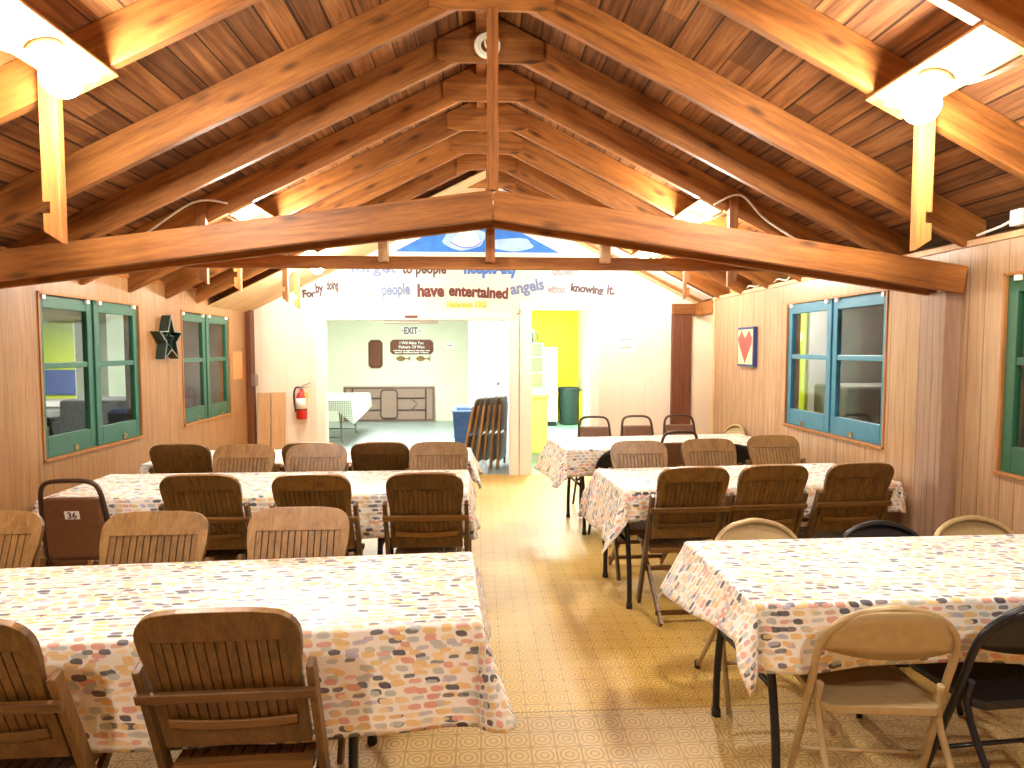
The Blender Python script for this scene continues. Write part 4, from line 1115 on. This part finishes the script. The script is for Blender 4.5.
for fx, lab in ((-1.703, 'left brown wooden fish ornament under the lettered plaque'), (-1.269, 'right golden wooden fish ornament under the lettered plaque')):
    t = thing('fish_ornament', lab, 'fish ornament', (fx, yb, 1.389), 0, 'fish ornaments on the back wall')
    body = [(-.15+.21*k/10, .062*math.sin(PI*min(1, (k+.3)/10.8))) for k in range(11)]
    loop = body+[(.11, .012), (.18, .055), (.155, 0), (.18, -.055), (.11, -.012)]+[(a, -b) for a, b in body[::-1][:-1]]
    MB().prism([(a, 0, b) for a, b in loop], (0, -.02, 0)).build('fish_body', 'fish_wood', t, .004)
    MB().tube([(-.09, -.021, .0), (.0, -.021, .018), (.05, -.021, -.012)], .006, 5).build('carving', 'dark_post', t)
    MB().lathe([(.009, 0), (.009, .003)], (-.1, -.02, .015), 10, (0, -1, 0)).build('eye', 'black_plastic', t)
t = thing('exit_sign', 'white EXIT sign with dark letters on the back wall above the plaques', 'sign', (-1.514, yb, 2.001))
MB().box((0, -.015, 0), (.42, .03, .2)).build('sign_body', 'white_plastic', t, .006)
text_mesh('lettering', 'EXIT', .2, 'ink_dark', t, (-.15, -.032, -.065), (PI/2, 0, 0), width=.3, bold=.006)
for sx in (-1, 1): MB().prism([(sx*.205, -.031, 0), (sx*.17, -.031, .035), (sx*.17, -.031, -.035)], (0, -.002, 0)).build('arrow', 'ink_grey', t)
t = thing('small_notice', 'small white notice on the back wall right of the lettered plaque', 'notice', (-0.668, yb, 1.667))
MB().box((0, 0, 0), (.2, .002, .14)).build('sheet', 'paper', t)
for z in (.02, .0): MB().box((0, -.002, z), (.13, .001, .012)).build('text_line', 'ink_grey', t)
# blue bin
t = thing('blue_bin', 'blue plastic wheeled bin with lighter lid in the back room', 'bin', (-.2, 10.1, 0))
m = MB(); P0 = [(-.2, -.22), (.2, -.22), (.2, .22), (-.2, .22)]
a = [m.bm.verts.new((x, y, .03)) for x, y in P0]; b = [m.bm.verts.new((x*1.2, y*1.2, .6)) for x, y in P0]
m.bm.faces.new(a[::-1]); m.bm.faces.new(b)
for i in range(4): m.bm.faces.new((a[i], a[(i+1) % 4], b[(i+1) % 4], b[i]))
for z in (.2, .4): m.box((0, 0, z), (.44+.07*z, .48+.08*z, .015))
m.build('bin_body', 'bin_blue', t, .02)
m = MB(); m.box((0, 0, .61), (.52, .57, .03)); m.box((.02, .02, .645), (.4, .44, .05), (0, .03, 0)); m.build('lid', 'bin_blue_lid', t, .015)
for sx in (-1, 1): MB().lathe([(.05, -.02), (.05, .02)], (sx*.16, .2, .05), 14, (1, 0, 0)).build('wheel', 'black_plastic', t)
# folded wooden chairs leaning on the partition
def make_folded(label, group):
    t = thing('folded_wooden_chair', label, 'folded chair', (0, 0, 0), 0, group)
    for s_ in (-1, 1):
        MB().box2((-.012, s_*.235-.011, 0), (.018, s_*.235+.011, .86)).build('side_post', 'chair_wood_worn', t, .004)
        MB().bar((.012, s_*.205, .03), (-.003, s_*.205, .48), .02, .024, up=(1, 0, 0)).build('leg', 'chair_wood_worn', t, .003)
    loop = [(-.19, .5), (.19, .5), (.2, .84)]+arc((.14, .89), .06, 0, PI/2, 4)+arc((-.14, .89), .06, PI/2, PI, 4)
    MB().prism([(.0, a, b) for a, b in loop], (.018, 0, 0)).build('backrest', 'chair_wood', t, .003)
    MB().prism([(.0, a, b) for a, b in ((-.185, .1), (.185, .1), (.185, .46), (-.185, .46))], (.018, 0, 0)).build('seat', 'chair_wood', t, .003)
    MB().bar((-.02, -.24, .62), (-.02, .24, .62), .014, .03).build('cross_rail', 'chair_wood_x', t, .003)
    return t
GF = 'folded wooden chairs leaning in a row'
f0 = None; words = ['outermost, steepest lean, beside the blue bin', 'second from the blue bin', 'third from the blue bin', 'third from the white wall', 'second from the white wall', 'nearly upright, last against the white wall']
for k in range(6):
    lab = 'folded wooden chair leaning in the opening, ' + words[k]
    tilt = R_(11.5-1.8*k); x = -.2+.095*k; y = 8.3+(.04 if k % 2 else 0)
    if f0 is None: f0 = make_folded(lab, GF); o = f0
    else: o = dup(f0, (0, 0, 0), 0, lab, GF)
    o.location = (x, y, .012); o.rotation_euler = (0, tilt, R_(-14))
m = MB(); m.lathe([(.05, 0), (.055, .01), (.05, .09), (.03, .12), (.02, .15), (.02, .17)], (.05, 7.9, 0), 14)
tag(m.build('plastic_bottle', 'pale_blue'), 'pale blue plastic bottle on the floor before the leaning folded chairs', 'bottle')

# ------------------------------------------------------------------ kitchen beyond the doorway
s = MB(); s.box2((.6, 13.6, 0), (2.4, 13.7, 2.6)); struct(s, 'wall_kitchen_far', 'yellow')
struct(MB().box2((2.16, YF+.12, 0), (2.28, 13.7, 2.6)), 'wall_kitchen_right', 'white_wall')
t = thing('counter_cabinet', 'pale yellow counter cabinet just inside the kitchen doorway', 'cabinet', (.815, 9.5, 0))
MB().box2((-.19, -.68, .1), (.15, .7, .9)).build('cabinet_body', 'pale_yellow', t, .006)
MB().box2((-.19, -.62, .0), (.11, .68, .1)).build('plinth', 'white_trim', t)
MB().box2((-.2, -.72, .9), (.19, .72, .955)).build('countertop', 'pale_yellow', t, .008)
MB().box2((-.15, -.685, .16), (.12, -.68, .84)).build('end_panel', 'pale_yellow', t, .003)
t = thing('shelf_unit', 'pale green open shelves standing on the kitchen counter', 'shelf', (.83, 9.95, .957))
m = MB(); m.box2((-.2, .0, 0), (-.18, .2, .74)); m.box2((.17, .0, 0), (.2, .2, .74)); m.box2((-.2, .18, 0), (.2, .2, .74)); m.build('case', 'shelf_green', t)
for z in (.0, .25, .5, .72): MB().box2((-.18, .0, z), (.17, .18, z+.022)).build('shelf', 'white_trim', t)
t = thing('kettle', 'dark green steel pot standing on top of the kitchen shelves', 'pot', (.81, 10.03, 1.70))
MB().lathe([(.07, 0), (.075, .01), (.075, .16), (.06, .19), (.03, .2)], (0, 0, 0), 20).build('pot_body', 'bin_dark', t)
MB().lathe([(.077, .0), (.077, .02), (.03, .03), (.012, .05)], (0, 0, .185), 20).build('lid', 'steel', t)
MB().tube(spline([(.07, 0, .15), (.12, 0, .14), (.12, 0, .06), (.07, 0, .04)]), .009, 6).build('handle', 'black_plastic', t)
t = thing('refrigerator', 'tall white refrigerator at the far side of the kitchen', 'refrigerator', (1.25, 13.1, 0))
MB().box2((-.36, -.3, .05), (.36, .35, 1.64)).build('fridge_body', 'white_wall', t, .015)
MB().box2((-.35, -.34, .1), (.35, -.3, 1.1)).build('door', 'white_wall', t, .01)
MB().box2((-.35, -.34, 1.12), (.35, -.3, 1.63)).build('door', 'white_wall', t, .01)
MB().box2((-.34, -.33, .0), (.34, -.28, .09)).build('kick_plate', 'black_plastic', t)
t = thing('kitchen_bin', 'dark green round kitchen bin against the yellow wall', 'bin', (1.875, 13.05, 0))
MB().lathe([(.17, 0), (.18, .01), (.215, .74), (.225, .76), (.225, .79), (.205, .79), (.2, .7)], (0, 0, 0), 28).build('bin_body', 'bin_dark', t)
for sx in (-1, 1): MB().box((sx*.24, 0, .73), (.05, .1, .03)).build('handle', 'bin_dark', t, .006)
tag(MB().box((2.132, 13.2, .36), (.05, .3, .7)).build('yellow_board', 'yellow', bevel=.004), 'yellow board standing between the dark kitchen bin and the side wall', 'board')

# ------------------------------------------------------------------ things seen through the windows
t = thing('blue_banner', 'dark blue banner on the lime wall seen through the nearer left window', 'banner', (-7.3, 10.86, 1.27))
MB().box((0, 0, -.23), (1.5, .02, .42)).build('banner_cloth', 'poster_blue', t)
text_mesh('emblem', '*', .35, 'yellow_tag', t, (-.2, -.012, -.42), (PI/2, 0, 0), 'CENTER')
t = thing('storage_bench', 'pale topped bench below the blue banner behind the left window', 'bench', (-7.3, 10.3, 0))
MB().box2((-.9, -.3, .7), (.9, .3, .78)).build('bench_top', 'grey_room', t, .006)
MB().box2((-.85, -.25, 0), (.85, .28, .7)).build('bench_body', 'grey_cloth', t)
t = thing('storage_box', 'black storage box with white tag behind the nearer left window', 'box', (-4.5, 6.6, 0))
MB().box2((-.45, -.3, .0), (.3, .3, .88)).build('box_body', 'black_plastic', t, .02)
MB().box2((-.47, -.32, .88), (.32, .32, .93)).build('lid', 'black_plastic', t, .015)
MB().box2((.18, -.305, .70), (.26, -.3, .84)).build('tag', 'paper', t)
t = thing('white_cupboard', 'tall white cupboard seen through the nearer left window', 'cupboard', (-5.05, 8.6, 0))
MB().box2((-.25, -.2, .0), (.3, .25, 1.98)).build('cupboard_body', 'white_wall', t, .01)
MB().box2((-.23, -.215, .05), (.05, -.2, 1.95)).build('door', 'white_trim', t, .004)
MB().box2((-3.95, 6.0, .0), (-3.2, 6.5, 1.12)).build('covered_stack', 'grey_cloth', bevel=.03)
tag(bpy.data.objects['covered_stack'], 'grey covered stack below the right half of the nearer left window', 'covered stack')
tag(MB().lathe([(.085, 0), (.09, .01), (.09, .03), (.08, .035)], (3.56, 6.895, 1.74), 28, (0, -1, 0)).build('wall_clock', 'white_plastic'), 'round pale clock on the lime wall behind the teal window', 'clock')
tag(MB().box2((3.70, 6.80, .4), (4.03, 6.84, 2.35)).build('grey_curtain', 'grey_room', bevel=.01), 'grey hanging curtain panel behind the teal window', 'curtain')
t = thing('appliance', 'dark boxy appliance with steel handle behind the teal window', 'appliance', (3.85, 5.95, 0))
MB().box2((-.4, -.3, 0), (.4, .3, 1.25)).build('appliance_body', 'dark_room', t, .03)
MB().box2((-.3, -.33, .8), (.2, -.3, .83)).build('handle', 'steel', t)

# ------------------------------------------------------------------ lights
def area(name, loc, size, power, c, rot=(0, 0, 0)):
    d = bpy.data.lights.new(name, 'AREA'); d.energy = power; d.size = size; d.color = c
    o = bpy.data.objects.new(name, d); COL.objects.link(o); o.location = loc; o.rotation_euler = rot; return o
area('back_room_light', (-1.8, 10.8, 2.55), 1.2, 95, (1.0, 1.0, .93))
area('door_light', (.1, 9.6, 2.55), .5, 24, (.95, 1.0, 1.0))
area('kitchen_light', (1.5, 10.3, 2.55), .8, 110, (1, 1, .9))
area('left_room_light', (-6.6, 8.6, 2.02), .8, 90, (1, .97, .9))
area('left_room_light_near', (-3.9, 6.6, 2.02), .4, 6, (1, .97, .9))
area('right_room_light', (3.6, 6.0, 2.38), .3, 26, (1, 1, .9))
area('passage_light', (3.3, 7.5, 2.45), .3, 6, (1, .9, .75))
w = bpy.data.worlds.new('World'); scene.world = w; w.use_nodes = True
w.node_tree.nodes['Background'].inputs[0].default_value = (.9, .8, .7, 1); w.node_tree.nodes['Background'].inputs[1].default_value = .02

# ------------------------------------------------------------------ camera
cd = bpy.data.cameras.new('Camera'); cam = bpy.data.objects.new('Camera', cd); COL.objects.link(cam)
cd.sensor_width = 36; cd.sensor_fit = 'HORIZONTAL'; cd.lens = 36*620/1024; cd.clip_start = .02
cam.location = (0, 0, 1.6); cam.rotation_euler = (R_(90-3.231), 0, R_(-2.95))
scene.camera = cam
vs_ = scene.view_settings
scene.display_settings.display_device = 'sRGB'
vs_.view_transform = 'Standard'; vs_.look = 'None'; vs_.exposure = 1.15; vs_.gamma = 1.0; vs_.use_curve_mapping = False
